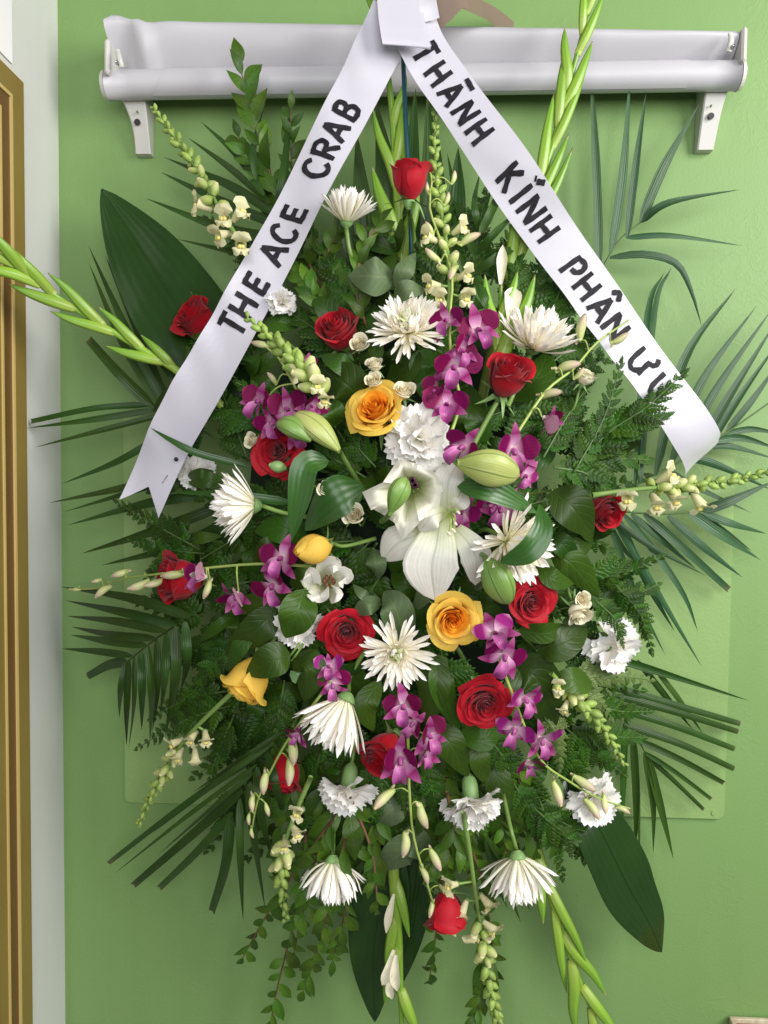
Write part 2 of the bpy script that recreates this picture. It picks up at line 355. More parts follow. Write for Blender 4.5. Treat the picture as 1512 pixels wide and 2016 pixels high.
# painted-over cover panel behind the flowers
def roundrect(x0, x1, za, zb, y, th, r, n=5):
    pts = []
    for cx, cz, a0 in ((x1 - r, zb - r, 0), (x0 + r, zb - r, 90), (x0 + r, za + r, 180), (x1 - r, za + r, 270)):
        for k in range(n + 1):
            a = R(a0 + 90 * k / n); pts.append((cx + r * math.cos(a), cz + r * math.sin(a)))
    b = .0012; m = len(pts); cxm, czm = (x0 + x1) / 2, (za + zb) / 2
    V = [(x, y, z) for x, z in pts] + [(x, y - th + b, z) for x, z in pts]
    V += [(x + (b if x < cxm else -b), y - th, z + (b if z < czm else -b)) for x, z in pts]
    F = [(i, (i + 1) % m, m + (i + 1) % m, m + i) for i in range(m)] + [(m + i, m + (i + 1) % m, 2 * m + (i + 1) % m, 2 * m + i) for i in range(m)] + [tuple(range(2 * m, 3 * m))]
    return np.array(V), F, [(0, 0)] * len(V)
pa, pb = P(243, 818, .003), P(1424, 1612, .003)
t = thing('wall_panel', 'large flat panel painted green, screwed to the wall behind the flowers', 'panel', ((pa.x + pb.x) / 2, 0, pb.z))
part('board', roundrect(pa.x, pb.x, pb.z, pa.z, 0.0, .007, .010), MAT['panelgreen'], t, smooth=False)
c = P(1405, 1600, .006)
part('screw', tube([(c.x, -.0068, c.z), (c.x, -.0084, c.z)], (.0052, .0042), 2, 12), MAT['panelgreen'], t, smooth=False)

# gold door frame on the side wall
def frame_profile():
    yo, y2, y3, y4, y5 = [PXp(x, 1008, XC + .014).y for x in (55, 33, 29, 12, 8)]
    return yo, y2, y3, y4, y5
yo, y2, y3, y4, y5 = frame_profile()
zt = PXp(41.5, 158, XC + .014).z
t = thing('door_frame', 'gold anodised metal door frame on the white side wall', 'door frame', (XC, yo, z0))
wdt = abs(yo - y2)
def mitre_bar(ya, yb, xa, xb, dtop):
    """upright bar between ya (near corner) and yb with a mitred top, then the head bar running toward the viewer"""
    zt_a = zt - (yo - ya); zt_b = zt - (yo - yb)
    V = [(xa, ya, z0), (xb, ya, z0), (xb, yb, z0), (xa, yb, z0), (xa, ya, zt_a), (xb, ya, zt_a), (xb, yb, zt_b), (xa, yb, zt_b)]
    F = [(0, 1, 5, 4), (1, 2, 6, 5), (2, 3, 7, 6), (0, 3, 2, 1), (4, 5, 6, 7), (0, 4, 7, 3)]
    far = -.84
    W = [(xa, ya, zt_a), (xb, ya, zt_a), (xb, yb, zt_b), (xa, yb, zt_b), (xa, far, zt_a), (xb, far, zt_a), (xb, far, zt_b), (xa, far, zt_b)]
    G = [(0, 4, 5, 1), (1, 5, 6, 2), (2, 6, 7, 3), (4, 7, 6, 5), (0, 1, 2, 3)]
    return (np.array(V), F, [(0, 0)] * 8), (np.array(W), G, [(0, 0)] * 8)
for nm, a, b, x1_, m_ in (('edge', yo + .0018, yo, XC + .0125, 'gold_highlight'), ('outer_face', yo - .0003, y2, XC + .014, 'gold'), ('bead', y2 - .0003, y3, XC + .0148, 'gold_highlight'), ('channel', y3 - .0003, y4, XC + .0125, 'bronze'), ('bead', y4 - .0003, y5, XC + .0142, 'gold_highlight'), ('inner_face', y5 - .0003, y5 - .02, XC + .013, 'gold'), ('jamb', y5 - .0206, -.5, XC + .001, 'black')):
    j, hd = mitre_bar(a, b, XC, x1_, 0)
    part(nm, j, MAT[m_], t, smooth=False)
    part(nm, hd, MAT[m_], t, smooth=False)

# wooden box at the lower right edge
a = P(1440, 2003, .008)
t = thing('wooden_box', 'corner of a brown wooden box with worn cream rim at lower right edge', 'box', (a.x + .15, -.055, a.z - .1))
part('box_body', boxm((a.x + .15, -.055, a.z - .09), .15, .045, .075, .003), MAT['wood'], t, smooth=False)
part('box_lid', boxm((a.x + .15, -.055, a.z - .010), .147, .043, .004, .001), MAT['wood'], t, smooth=False)
rm = [boxm((a.x + .15, -.055 + s * .047, a.z - .008), .153, .0035, .008, .001) for s in (-1, 1)] + [boxm((a.x - .0005, -.055, a.z - .008), .0035, .0434, .008, .001)]
for q in rm: part('rim', q, MAT['cream_rim'], t, smooth=False)

# ------------------------------------------------------------------ roller blind above
def lerp(a, b, t): return a + (b - a) * t
t = thing('roller_blind', 'white double roller blind mounted on wall brackets above the flowers', 'roller blind', P(830, 150, .04))
hR = .055
A0, A1 = P(213, 168, hR), P(1452, 149, hR)
rr = S(27, hR)
part('lower_roller', tube([A0, A1], (rr, rr * .98), 24, 28), MAT['vinyl'], t)
# loose wrapped end of the sheet on the lower roller
V = []; n = 24
for i in range(n + 1):
    for j in range(13):
        f = i / n
        an = R(-70 + 190 * j / 12)
        xs = .075 + .05 * (j / 12) + (0.845 - .05 * (j / 12)) * f
        c = A0.lerp(A1, xs)
        k = rr * 1.035
        V.append((c.x, c.y - k * math.cos(an), c.z + k * math.sin(an)))
part('wrapped_sheet', (np.array(V), gridf(n, 12), [(0, 0)] * len(V)), MAT['vinyl'], t)
for c, sx in ((A0, -1), (A1, 1)):
    part('end_cap', tube([c + Vector((sx * .0005, 0, 0)), c + Vector((sx * .006, 0, 0))], (rr * 1.04, rr * .95), 2, 24), MAT['plastic'], t, smooth=False)
    part('pin', tube([c + Vector((sx * .005, 0, 0)), c + Vector((sx * .013, 0, 0))], (.0025, .0022), 2, 10), MAT['steel'], t)
# upper roll: loose sheet falling forward, crumpled at its left end
B0, B1 = P(222, 92, .05), P(1440, 92, .05)
nx, na = 90, 26
V = []; UV = []
tops = lambda f: 55 - 3 * f
for i in range(nx + 1):
    f = i / nx
    c = B0.lerp(B1, f); yt = lerp(34, 56, f); yb = lerp(150, 128, f)
    zt_ = P(222 + 1218 * f, yt, .07).z; zb_ = P(222 + 1218 * f, yb, .06).z
    for j in range(na + 1):
        g = j / na
        an = math.pi * (1.0 - 1.0 * g)                      # back -> top -> front
        if g < .45:
            q = g / .45; y = -.012 - .066 * (1 - math.cos(q * math.pi)) / 2; z = zt_ - .020 * (1 - math.sin(q * math.pi / 2 + (0.0))) - .012 * (q > .5) * ((q - .5) * 2) ** 2
        else:
            q = (g - .45) / .55; y = -.080 + .040 * q ** 1.6; z = lerp(zt_ - .012, zb_, q)
        e = math.exp(-f * 26); e2 = math.exp(-((f - .26) / .05) ** 2)
        cr = .012 * e * math.sin(g * 9 + f * 60) - .011 * math.exp(-((f - .045 - .02 * g) / .012) ** 2) * (g > .4) - .0035 * e2 * math.exp(-((g - .75) / .14) ** 2)
        cr += .0012 * math.sin(f * 31 + g * 3) * (g > .4)
        z += .006 * e * math.sin(f * 70)
        V.append((c.x + (.012 * e * (g - .35) if f < .2 else 0), y + cr, z)); UV.append((f, g))
part('upper_sheet', (np.array(V), gridf(nx, na), UV), MAT['vinyl'], t)
part('upper_roller', tube([P(236, 104, .040), P(1440, 92, .040)], (S(26), S(26)), 12, 24), MAT['vinyl'], t)
# end plates and levers
for (x0, y0, x1, y1, sg) in ((205, 84, 226, 152, 1), (1450, 60, 1470, 128, -1)):
    a, b = P(x0, y0, .075), P(x1, y1, .075)
    part('end_plate', boxm(((a.x + b.x) / 2, -.045, (a.z + b.z) / 2), abs(b.x - a.x) / 2 * .5, .042, abs(a.z - b.z) / 2, .003), MAT['plastic'], t, smooth=False)
    m = P(234 if sg > 0 else 1440, 116 if sg > 0 else 84, .09)
    part('lever', tube([m + Vector((-.002, 0, S(17))), m + Vector((.002 * sg, -.004, 0)), m + Vector((.004 * sg, 0, -S(17)))], (S(5), S(6)), 6, 10, squash=.6), MAT['plastic'], t)
    part('lever_pin', tube([m + Vector((0, -.004, -S(12))), m + Vector((0, -.0085, -S(12)))], (.003, .0025), 2, 10), MAT['steel'], t)
# curved bracket legs screwed to the wall
for xs, yt, yb, sg in (((247, 300, 268, 299), 196, 306, 1), ((1372, 1427, 1370, 1402), 178, 298, -1)):
    n = 12; V = []
    for i in range(n + 1):
        f = i / n; yy = lerp(yt, yb, f)
        if sg > 0: xl = lerp(247, 268, f) + 9 * math.sin(f * 3.1) ; xr = 299
        else: xl = lerp(1375, 1370, f); xr = lerp(1427, 1402, f ** .7) - 5 * math.sin(f * 3.1) * (1 - f)
        dep = .052 - .036 * f ** .8
        pl = P(xl, yy, .01); pr = P(xr, yy, .01)
        for (x, y) in ((pl.x, -.001), (pl.x, -dep + .002), (pl.x + .002, -dep), (pr.x - .002, -dep), (pr.x, -dep + .002), (pr.x, -.001)): V.append((x, y, pl.z))
    F = gridf(n, 5) + [tuple(range(6)), tuple(reversed(range(n * 6, n * 6 + 6)))]
    part('wall_bracket', (np.array(V), F, [(0, 0)] * len(V)), MAT['plastic'], t, smooth=False)
    hx, hy = (270, 240) if sg > 0 else (1400, 228)
    q = P(hx, hy, .047)
    for dz, rd in ((0, S(6.5)), (S(20), S(2.2))):
        dd = .052 - .036 * max(0.02, ((hy - dz / S(1)) - yt) / (yb - yt)) ** .8
        q2 = P(hx, hy - dz / S(1), dd)
        part('screw_hole', tube([(q2.x, q2.y + .002, q2.z), (q2.x, q2.y - .0007, q2.z)], (rd, rd), 1, 14), MAT['stemdark' if dz else 'black'], t, smooth=False)

# ------------------------------------------------------------------ memorial ribbon
RB = thing('memorial_ribbon', 'white satin ribbon bow with two long tails of black hand lettering', 'ribbon', P(797, 60, .16))
class Tail:
    def __init__(s, pts, hw, notch=0.0, n=70, flip=1, bends=None):
        s.px = spl([(a, b, 0) for a, b, h in pts], 200)
        s.c = spl([P(*q) for q in pts], 200)
        T = nrm(np.gradient(s.c, axis=0)); N = np.array((0, -1, 0.0))
        s.side = nrm(np.cross(T, N)); s.n = nrm(np.cross(s.side, T)); s.hw = hw; s.notch = notch
        d = np.linalg.norm(np.diff(s.c, axis=0), axis=1); s.L = d.sum(); s.cum = np.concatenate([[0], np.cumsum(d)]) / s.L
        s.nn = n
    def at(s, t, q, lift=0.0):
        """t arc fraction 0..1, q across -1..1"""
        t = min(max(t, 0), 1)
        i = np.interp(t, s.cum, np.arange(201)); j = int(min(i, 199)); f = i - j
        c = s.c[j] * (1 - f) + s.c[j + 1] * f; sd = s.side[j] * (1 - f) + s.side[j + 1] * f; n = s.n[j] * (1 - f) + s.n[j + 1] * f
        wav = .008 * math.sin(t * 9 + q * .7) + .003 * math.sin(t * 23 + 1 + q) + .004 * q * math.sin(t * 7 + 2) + .0016 * math.sin(t * 47 + q * 2.5 + 3 * math.sin(t * 9)) * (q * .5 + .5)
        hw = s.hw(t) if callable(s.hw) else s.hw
        return c + sd * q * hw + n * (wav + lift)
    def mesh(s, m=8):
        V = []; UV = []
        for i in range(s.nn + 1):
            for j in range(m + 1):
                q = -1 + 2 * j / m; t = i / s.nn * (1 - s.notch * (1 - abs(q)))
                V.append(s.at(t, q)); UV.append((i / s.nn, j / m))
        return np.array(V), gridf(s.nn, m), UV
    def t_of(s, px, py):
        d = (s.px[:, 0] - px) ** 2 + (s.px[:, 1] - py) ** 2; i = int(d.argmin())
        a = s.px[min(i + 1, 200)] - s.px[max(i - 1, 0)]; a = a / np.linalg.norm(a)
        v = np.array((px, py, 0)) - s.px[i]
        # side in pixel space is (-(−Ty)) : screen vector of side axis
        sd = np.array((a[1], -a[0])) * -1
        return s.cum[i], float(v[0] * sd[0] + v[1] * sd[1])
STROKES = {
 'T': [[(-.5, .5), (.5, .5)], [(0, .5), (0, -.5)]],
 'H': [[(-.42, .5), (-.42, -.5)], [(.42, .5), (.42, -.5)], [(-.42, 0), (.42, .03)]],
 'E': [[(-.4, .5), (-.4, -.5)], [(-.4, .42), (.45, .42)], [(-.4, 0), (.35, 0)], [(-.4, -.42), (.45, -.42)]],
 'A': [[(-.5, -.5), (0, .5)], [(0, .5), (.5, -.5)], [(-.28, -.15), (.28, -.15)]],
 'C': [[(.45, .3), (.2, .48), (-.2, .42), (-.45, .12), (-.45, -.15), (-.2, -.45), (.2, -.48), (.45, -.3)]],
 'R': [[(-.42, .5), (-.42, -.5)], [(-.42, .42), (.1, .45), (.4, .28), (.3, .05), (-.3, -.02)], [(-.1, 0), (.45, -.5)]],
 'B': [[(-.4, .5), (-.4, -.5)], [(-.4, .43), (.15, .43), (.35, .25), (.15, .05), (-.25, .03)], [(.1, .03), (.42, -.12), (.38, -.36), (.1, -.45), (-.4, -.43)]],
 'N': [[(-.45, -.5), (-.45, .5)], [(-.42, .45), (.42, -.45)], [(.45, -.5), (.45, .5)]],
 'K': [[(-.4, .5), (-.4, -.5)], [(.42, .48), (-.3, .0)], [(-.2, .05), (.45, -.48)]],
 'I': [[(0, .5), (0, -.5)]],
 'P': [[(-.38, .5), (-.38, -.5)], [(-.25, .42), (.2, .45), (.42, .22), (.25, -.02), (-.1, -.08)]],
 'U': [[(-.42, .5), (-.42, -.2), (-.2, -.46), (.1, -.45), (.36, -.2)], [(.42, .5), (.42, -.45)]],
 'U1': [[(-.42, .5), (-.42, -.2), (-.2, -.46), (.1, -.45), (.36, -.2)], [(.42, .3), (.42, -.45)]],
 'grave': [[(-.2, .80), (.62, .74)]],
 'acute': [[(.02, .68), (.42, .9)]], 'dot': [[(-.22, .68), (-.12, .74)]],
 'circ': [[(-.3, .66), (0, .88), (.32, .66)]],
 'horn': [[(.42, .22), (.70, .30), (.82, .50), (.66, .66)]],
}
def letter(tail, th, chars, px, py, lw, lh, dirn, slant=0.0, sw=.104):
    t0, off = tail.t_of(px, py)
    hwm = tail.hw(t0) if callable(tail.hw) else tail.hw
    mm = S(1, .17)
    q0 = 0.0
    V = []; F = []
    lift = .0007
    for ch in chars:
        for st in STROKES[ch]:
            p = np.array(st, float)
            if len(p) > 2:
                p = spl([(a, b, 0) for a, b in p], 16)[:, :2]
            else:
                p = np.array([p[0] + (p[1] - p[0]) * k / 6 for k in range(7)])
            pp = p * np.array((lw, lh)) + np.array((slant, 0)) * p[:, 1:2] * lh
            T = nrm(np.gradient(pp, axis=0)); Nn = np.stack([-T[:, 1], T[:, 0]], 1)
            base = len(V); lift += .00012
            for k in range(len(pp)):
                wv = sw * lh * (1 + .10 * math.sin(k * 1.7 + px)) * (.92 if k in (0, len(pp) - 1) else 1)
                for sg in (-1, 1):
                    a, b = pp[k] + Nn[k] * wv * sg
                    V.append(tail.at(t0 + dirn * a * mm / tail.L, q0 + dirn_s[dirn] * (b * mm + off_s[dirn] * mm) / hwm, lift))
            for k in range(len(pp) - 1):
                F.append((base + 2 * k, base + 2 * k + 1, base + 2 * k + 3, base + 2 * k + 2))
    put('letter', mk('letter', (np.array(V), F, [(0, 0)] * len(V)), MAT['ink'], True, RB.location), th)
dirn_s = {-1: 1, 1: -1}; off_s = {-1: 0.0, 1: -3.0}
hl = .165
left = Tail([(778, 30, .175), (742, 105, .172), (694, 200, .17), (612, 355, .19), (533, 500, .21), (455, 645, .20), (400, 745, .185), (345, 850, .165), (312, 920, .16), (274, 1002, .165)], S(45, .18), notch=.045)
tl = part('tail', left.mesh(), MAT['satin'], RB)
tl['label'] = 'left ribbon tail with swallow-tail end'
for ch, x, y, lw in (('T', 456, 634, 30), ('H', 478, 598, 33), ('E', 503, 556, 28), ('A', 545, 496, 36), ('C', 563, 455, 30), ('E', 583, 416, 28), ('C', 622, 334, 32), ('R', 648, 301, 31), ('A', 672, 265, 34), ('B', 696, 229, 29)):
    letter(left, tl, [ch], x, y, lw, 50, -1, slant=-.05 + .1 * rng.random())
right = Tail([(806, 20, .175), (832, 95, .172), (886, 178, .175), (1000, 338, .195), (1118, 503, .205), (1225, 655, .20), (1302, 765, .19), (1352, 838, .185), (1378, 880, .16), (1380, 902, .12)], S(46, .18))
tr = part('tail', right.mesh(), MAT['satin'], RB)
tr['label'] = 'right ribbon tail with accented lettering'
for ch, x, y, lw in ((['T'], 852, 100, 30), (['H'], 876, 142, 30), (['A', 'grave'], 902, 181, 33), (['N'], 931, 221, 30), (['H'], 959, 260, 30), (['K'], 1017, 346, 29), (['I', 'dot', 'acute'], 1036, 373, 28), (['N'], 1060, 403, 30), (['H'], 1089, 440, 32),
                     (['P'], 1148, 520, 30), (['H'], 1172, 557, 33), (['A', 'circ'], 1197, 594, 34), (['N'], 1225, 632, 34), (['U1', 'horn'], 1274, 699, 32), (['U'], 1308, 752, 30)):
    letter(right, tr, ch, x, y, lw, 48, 1, slant=-.05 + .1 * rng.random())
sx_ = P(848, 48, .2) - P(752, 40, .2)
part('bow_loop', blade([P(780, -70, .186), P(781, -20, .2), P(786, 30, .206), P(794, 70, .205), P(800, 88, .2035), P(801.5, 91.5, .2015), P(800, 88, .1995), P(794, 66, .197), P(788, 20, .192)], S(45, .2), ns=48, nc=12, cup=-.03, ripple=.02, rfreq=1, fixed=sx_, prof=lambda t: .78 + .24 * min(1, t * 2)), MAT['satin'], RB)
part('bow_loop', blade([P(822, -60, .180), P(830, -20, .183), P(836, 10, .183), P(842, 42, .178)], S(23, .18), ns=14, nc=6, cup=.12), MAT['satin'], RB)
lp = part('bow_tail', blade([P(850, 40, .15), P(872, 22, .155), P(897, -4, .158), P(915, -6, .150)], S(23, .15), ns=12, nc=4), MAT['tan'], RB)
part('bow_tail', blade([P(893, -8, .150), P(930, 10, .11), P(968, 32, .06), P(1012, 66, .004)], S(24, .15), ns=14, nc=4, cup=.1), MAT['tan'], RB)
lp['label'] = 'white ribbon end with its shade painted tan, looping over the blind'
# pins in the left tail
tq, oq = left.t_of(353, 904); q = Vector(left.at(tq, oq * S(1, .165) / left.hw, .001))
t = thing('pin', 'black round-headed pin in the lower end of the left ribbon tail', 'pin', q)
sp = []; 
V = []; 
for i in range(9):
    for j in range(12):
        a = math.pi * i / 8; b = 6.2832 * j / 12; V.append((q.x + .0031 * math.sin(a) * math.cos(b), q.y - .0042 + .0031 * math.sin(a) * math.sin(b), q.z + .0031 * math.cos(a)))
part('head', (np.array(V), gridf(8, 11, 0, True), [(0, 0)] * len(V)), MAT['black'], t)
part('shaft', tube([q + Vector((0, -.004, 0)), q + Vector((-.003, .012, -.008))], (.0004, .0004), 2, 6), MAT['pinmetal'], t)
ta, oa = left.t_of(335, 935); tb, ob_ = left.t_of(323, 953); a, b = Vector(left.at(ta, oa * S(1, .165) / left.hw, .0012)), Vector(left.at(tb, ob_ * S(1, .165) / left.hw, .0025))
t = thing('pin_shaft', 'bare steel pin shaft lying across the left ribbon tail below the black pinhead', 'pin', a)
part('shaft', tube([a, b], (.0005, .0005), 2, 6), MAT['pinmetal'], t)

# ------------------------------------------------------------------ stand and foam
t = thing('easel_stake', 'thin dark teal stake standing upright behind the ribbon bow', 'stake', P(815, 560, .1))
part('pole', tube([P(792, 60, .135), P(797, 200, .14), P(805, 350, .14), P(812, 560, .14)], (S(4.5), S(4.5)), 10, 10), MAT['teal'], t)
V = []; UV = []
for i in range(13):
    for j in range(24):
        a = math.pi / 2 * i / 12; b = 6.2832 * j / 24
        c = P(775 + 290 * math.sin(a) * math.cos(b), 1040 + 470 * math.sin(a) * math.sin(b), .02 + .125 * math.cos(a)); V.append(tuple(c)); UV.append((i / 12, j / 24))
t = thing('foam_block', 'dark florist foam core hidden in the middle behind all flowers', 'foam', P(775, 1040, .02))
part('foam', (np.array(V), gridf(12, 23, 0, True), UV), MAT['foam'], t)

# ------------------------------------------------------------------ foliage builders
CEN = (775, 1020)
def inward(px, py, f=.35, dh=-.09):
    return (px + (CEN[0] - px) * f, py + (CEN[1] - py) * f, max(.03, H(px, py) + dh))
def leafprof(t): return max(0.0, math.sin(math.pi * min(1, t) ** .85)) ** .8 * (1 if t < .99 else 0) + .02
def strapprof(t): return min(1.0, .35 + t * 6) * min(1.0, ((1 - t) / .55) ** .85 + .015)
def cutprof(t): return min(1.0, .35 + t * 5) * (1 - .35 * t)
def rN(a=.4, base=(0, -1, .15)): return (base[0] + rng.uniform(-a, a), base[1], base[2] + rng.uniform(-a, a))

def palm(label, rachis, leaflets, hw=8.5, mat='palm', off=0.0, group='palm fronds around the spray', rw=3):
    rp = [Q(q, off) for q in rachis]
    t = thing('palm_frond', label, 'palm frond', rp[0], group)
    part('rachis', tube(rp, (S(rw), S(rw * .5)), 12, 6), MAT['stemdark'], t)
    for L in leaflets:
        a, b = L[0], L[-1] if not isinstance(L[-1], (int, float, str)) else None
        pts = [x for x in L if isinstance(x, tuple)]
        nums = [x for x in L if isinstance(x, (int, float))]
        cut = 'cut' in L
        k = nums[0] if nums else hw
        a, b = pts[0], pts[-1]
        if len(pts) == 2:
            m = ((a[0] + b[0]) / 2 + rng.uniform(-3, 3), (a[1] + b[1]) / 2 - 3)
            pts = [a, m, b]
        ww = []
        for i, q in enumerate(pts):
            if len(q) > 2: ww.append(P(*q))
            else:
                hh = max(.02, H(*q) + off + (.0 if i == 0 else (.02 if i < len(pts) - 1 else -.012)) + rng.uniform(-.01, .01)); ww.append(P(q[0], q[1], hh))
        part('leaflet', blade(ww, S(k), rN(.35), ns=12, nc=4, fold=.35 if rng.random() < .5 else -.3, twist=rng.uniform(-.25, .25), prof=cutprof if cut else strapprof, seed=rng.random()), MAT[mat], t)
    return t

# leatherleaf pinna, shared
def pinna_mesh(seed):
    rr = random.Random(seed); L = []
    n = 6
    for i in range(n):
        x = .06 + .84 * i / n; ln = .25 * (1 - (i / n) ** 1.6) + .07; 
        for s in (-1, 1):
            l2 = ln * rr.uniform(.85, 1.15); a = R(50 + rr.uniform(-8, 8) - 12 * i / n)
            dx, dy = math.cos(a) * l2, math.sin(a) * l2 * s
            nx_, ny = -dy / l2, dx / l2
            wdt = .098 * (1 - .4 * i / n); z = rr.uniform(-.02, .01)
            b = (x, .008 * s, 0)
            V = [b]
            for f, wv in ((.3, 1.0), (.62, .8)):
                V.append((x + dx * f + nx_ * wdt * wv, dy * f + ny * wdt * wv, z * f - .015)); V.append((x + dx * f, dy * f, z * f + .012)); V.append((x + dx * f - nx_ * wdt * wv, dy * f - ny * wdt * wv, z * f - .015))
            V.append((x + dx, dy, z - .02))
            F = [(0, 1, 2), (0, 2, 3), (1, 4, 5, 2), (2, 5, 6, 3), (4, 7, 5), (5, 7, 6)]
            if s < 0: F = [q[::-1] for q in F]
            L.append((np.array(V), F, [(x, .5)] * 8))
    V = [(.86, -.03, 0), (.86, .03, 0), (.93, -.022, 0), (.93, .022, 0), (1.0, 0, -.02)]
    L.append((np.array(V), [(0, 2, 3, 1), (2, 4, 3)], [(1, .5)] * 5))
    L.append((np.array([(0, -.012, .004), (0, .012, .004), (.9, .004, .004), (.9, -.004, .004)]), [(0, 3, 2, 1)], [(0, .5)] * 4))
    v, f, u = join(*L)
    v[:, 2] += -.10 * v[:, 0] ** 2
    return v, f, u
PINNA = {m: [mk('pinna', pinna_mesh(k), MAT[m], False) for k in range(4)] for m in ('fern', 'fernpale')}
def fern(label, path, hw, n=11, mat='fern', off=0.0, group='leatherleaf fern fronds', abso=False, stemname='rachis'):
    pts = []
    for i, q in enumerate(path):
        pts.append(P(*q) if len(q) > 2 else P(q[0], q[1], max(.02, H(*q) + off - (.01 if i == len(path) - 1 else 0))))
    t = thing('fern_frond', label, 'fern', pts[0], group)
    part(stemname, tube(pts, (S(2.2), S(.9)), 10, 5), MAT['stemdark'], t)
    c = spl(pts, 60); T = nrm(np.gradient(c, axis=0)); N = nrm(np.array(rN(.45)))
    for i in range(n):
        f = .12 + .86 * i / n; k = int(f * 60)
        ln = S(hw) * (1.12 - f) ** .75 * (.75 + min(.3, f * 1.5))
        for s in (-1, 1):
            tt = Vector(T[k]); nn = Vector(N + np.array((rng.uniform(-.3, .3), 0, rng.uniform(-.3, .3)))); sd = tt.cross(nn).normalized() * s
            ang = R(52 - 22 * f + rng.uniform(-7, 7))
            X = (sd * math.sin(ang) + tt * math.cos(ang)).normalized(); Z = (nn - X * nn.dot(X)).normalized(); Y = Z.cross(X)
            sc_ = ln * rng.uniform(.9, 1.1)
            M = Matrix(((X.x, Y.x, Z.x, 0), (X.y, Y.y, Z.y, 0), (X.z, Y.z, Z.z, 0), (0, 0, 0, 1))) @ Matrix.Diagonal((sc_, sc_ * 1.05, sc_, 1))
            put('pinna', rng.choice(PINNA[mat]), t, rel(t, Matrix.Translation(c[min(60, k + (1 if s > 0 else 0))]) @ M))
    # end leaflet
    tt = Vector(T[-1]); nn = Vector(N); sd = tt.cross(nn).normalized(); Z = sd.cross(tt).normalized()
    sc_ = S(hw) * .4
    M = Matrix(((tt.x, sd.x, Z.x, 0), (tt.y, sd.y, Z.y, 0), (tt.z, sd.z, Z.z, 0), (0, 0, 0, 1))) @ Matrix.Diagonal((sc_, sc_, sc_, 1))
    put('pinna', PINNA[mat][0], t, rel(t, Matrix.Translation(c[57]) @ M))
    return t

def leaves(label, lst, mat='salal', off=0.0, name='leaf_sprig', group='broad leaf sprigs', stem=True, cat='leaves', fold=.12, prof=leafprof):
    """lst of (base, [mid], tip, half width px); traced leaves that grow from one sprig"""
    b0 = lst[0][0]
    t = thing(name, label, cat, Q(b0, off), group)
    for L in lst:
        pts = [x for x in L if isinstance(x, tuple)]; hw = L[-1]
        if len(pts) == 2:
            a, b = pts; pts = [a, ((a[0] + b[0]) / 2 + rng.uniform(-4, 4), (a[1] + b[1]) / 2 + rng.uniform(-4, 4)), b]
        ww = []
        for i, q in enumerate(pts):
            if len(q) > 2: ww.append(P(*q))
            else: ww.append(P(q[0], q[1], max(.02, H(*q) + off + (-.012 if i == 0 else (.012 if i < len(pts) - 1 else -.006)))))
        part('leaf', blade(ww, S(hw), rN(.35), ns=14, nc=6, fold=fold * rng.choice((1, 1, -.6)), cup=rng.uniform(-.2, .12), ripple=.07, rfreq=rng.uniform(1.5, 3), prof=prof, seed=rng.random()), MAT[mat], t)
        if stem:
            i_ = inward(pts[0][0], pts[0][1], .16, -.06 + off)
            part('petiole', tube([ww[0], P(*i_)], (S(2), S(2.5)), 3, 5), MAT['stem'], t)
    return t

def small_leaf(seed):
    return blade([(0, 0, 0), (.5, 0, .06 + .02 * seed), (1, 0, -.03)], .205, N=(0, 0, 1), ns=10, nc=4, fold=.25, prof=lambda t: max(0.0, math.sin(math.pi * t ** .8)) ** 1.15 + .01, seed=seed)
RUS = [mk('leaf', small_leaf(k), MAT['ruscus']) for k in range(3)]
def branch(label, path, ln=42, n=14, off=0.0, name='leafy_branch', group='small leaved branches', stem='twig', droop=.55, start=.06):
    pts = [Q(q, off) if len(q) < 3 else P(*q) for q in path]
    t = thing(name, label, 'branch', pts[0], group)
    part('stem', tube(pts, (S(3), S(1.3)), 14, 6), MAT[stem], t)
    c = spl(pts, 80); T = nrm(np.gradient(c, axis=0))
    for i in range(n):
        f = start + (1 - start) * i / (n - 1); k = min(80, int(f * 80)); tt = Vector(T[k])
        nn = Vector((rng.uniform(-.5, .5), -1, rng.uniform(-.4, .4))).normalized(); sd = tt.cross(nn).normalized() * (1 if i % 2 else -1)
        a = rng.uniform(.25, .8) if i < n - 1 else .05
        X = (sd * math.sin(a) + tt * math.cos(a) + nn * rng.uniform(-.35, .5)).normalized(); Z = (nn - X * nn.dot(X)).normalized(); Y = Z.cross(X)
        s_ = S(ln) * rng.uniform(.9, 1.5) * (1 - .25 * f)
        M = Matrix(((X.x, Y.x, Z.x, 0), (X.y, Y.y, Z.y, 0), (X.z, Y.z, Z.z, 0), (0, 0, 0, 1))) @ Matrix.Diagonal((s_, s_ * rng.uniform(.85, 1.15), s_, 1))
        put('leaf', rng.choice(RUS), t, rel(t, Matrix.Translation(c[k]) @ M))
    return t

def fmat(p, d, roll=0.0, s=1.0, sz=None):
    q = d.to_track_quat('Z', 'Y')
    return Matrix.Translation(p) @ q.to_matrix().to_4x4() @ Matrix.Rotation(roll, 4, 'Z') @ Matrix.Diagonal((s, s, sz or s, 1))
def stemto(t, base, d, px, py, mat='stem', r=4, ln=50, f=.3, path=None, dh=-.08):
    if path: pts = [base] + [Q(q) if len(q) < 3 else P(*q) for q in path]
    else:
        p1 = base - d * S(ln); e = P(*inward(px, py, f, dh)); pts = [base, p1, e]
    part('stem', tube(pts, (S(r), S(r * 1.1)), 8, 8), MAT[mat], t)

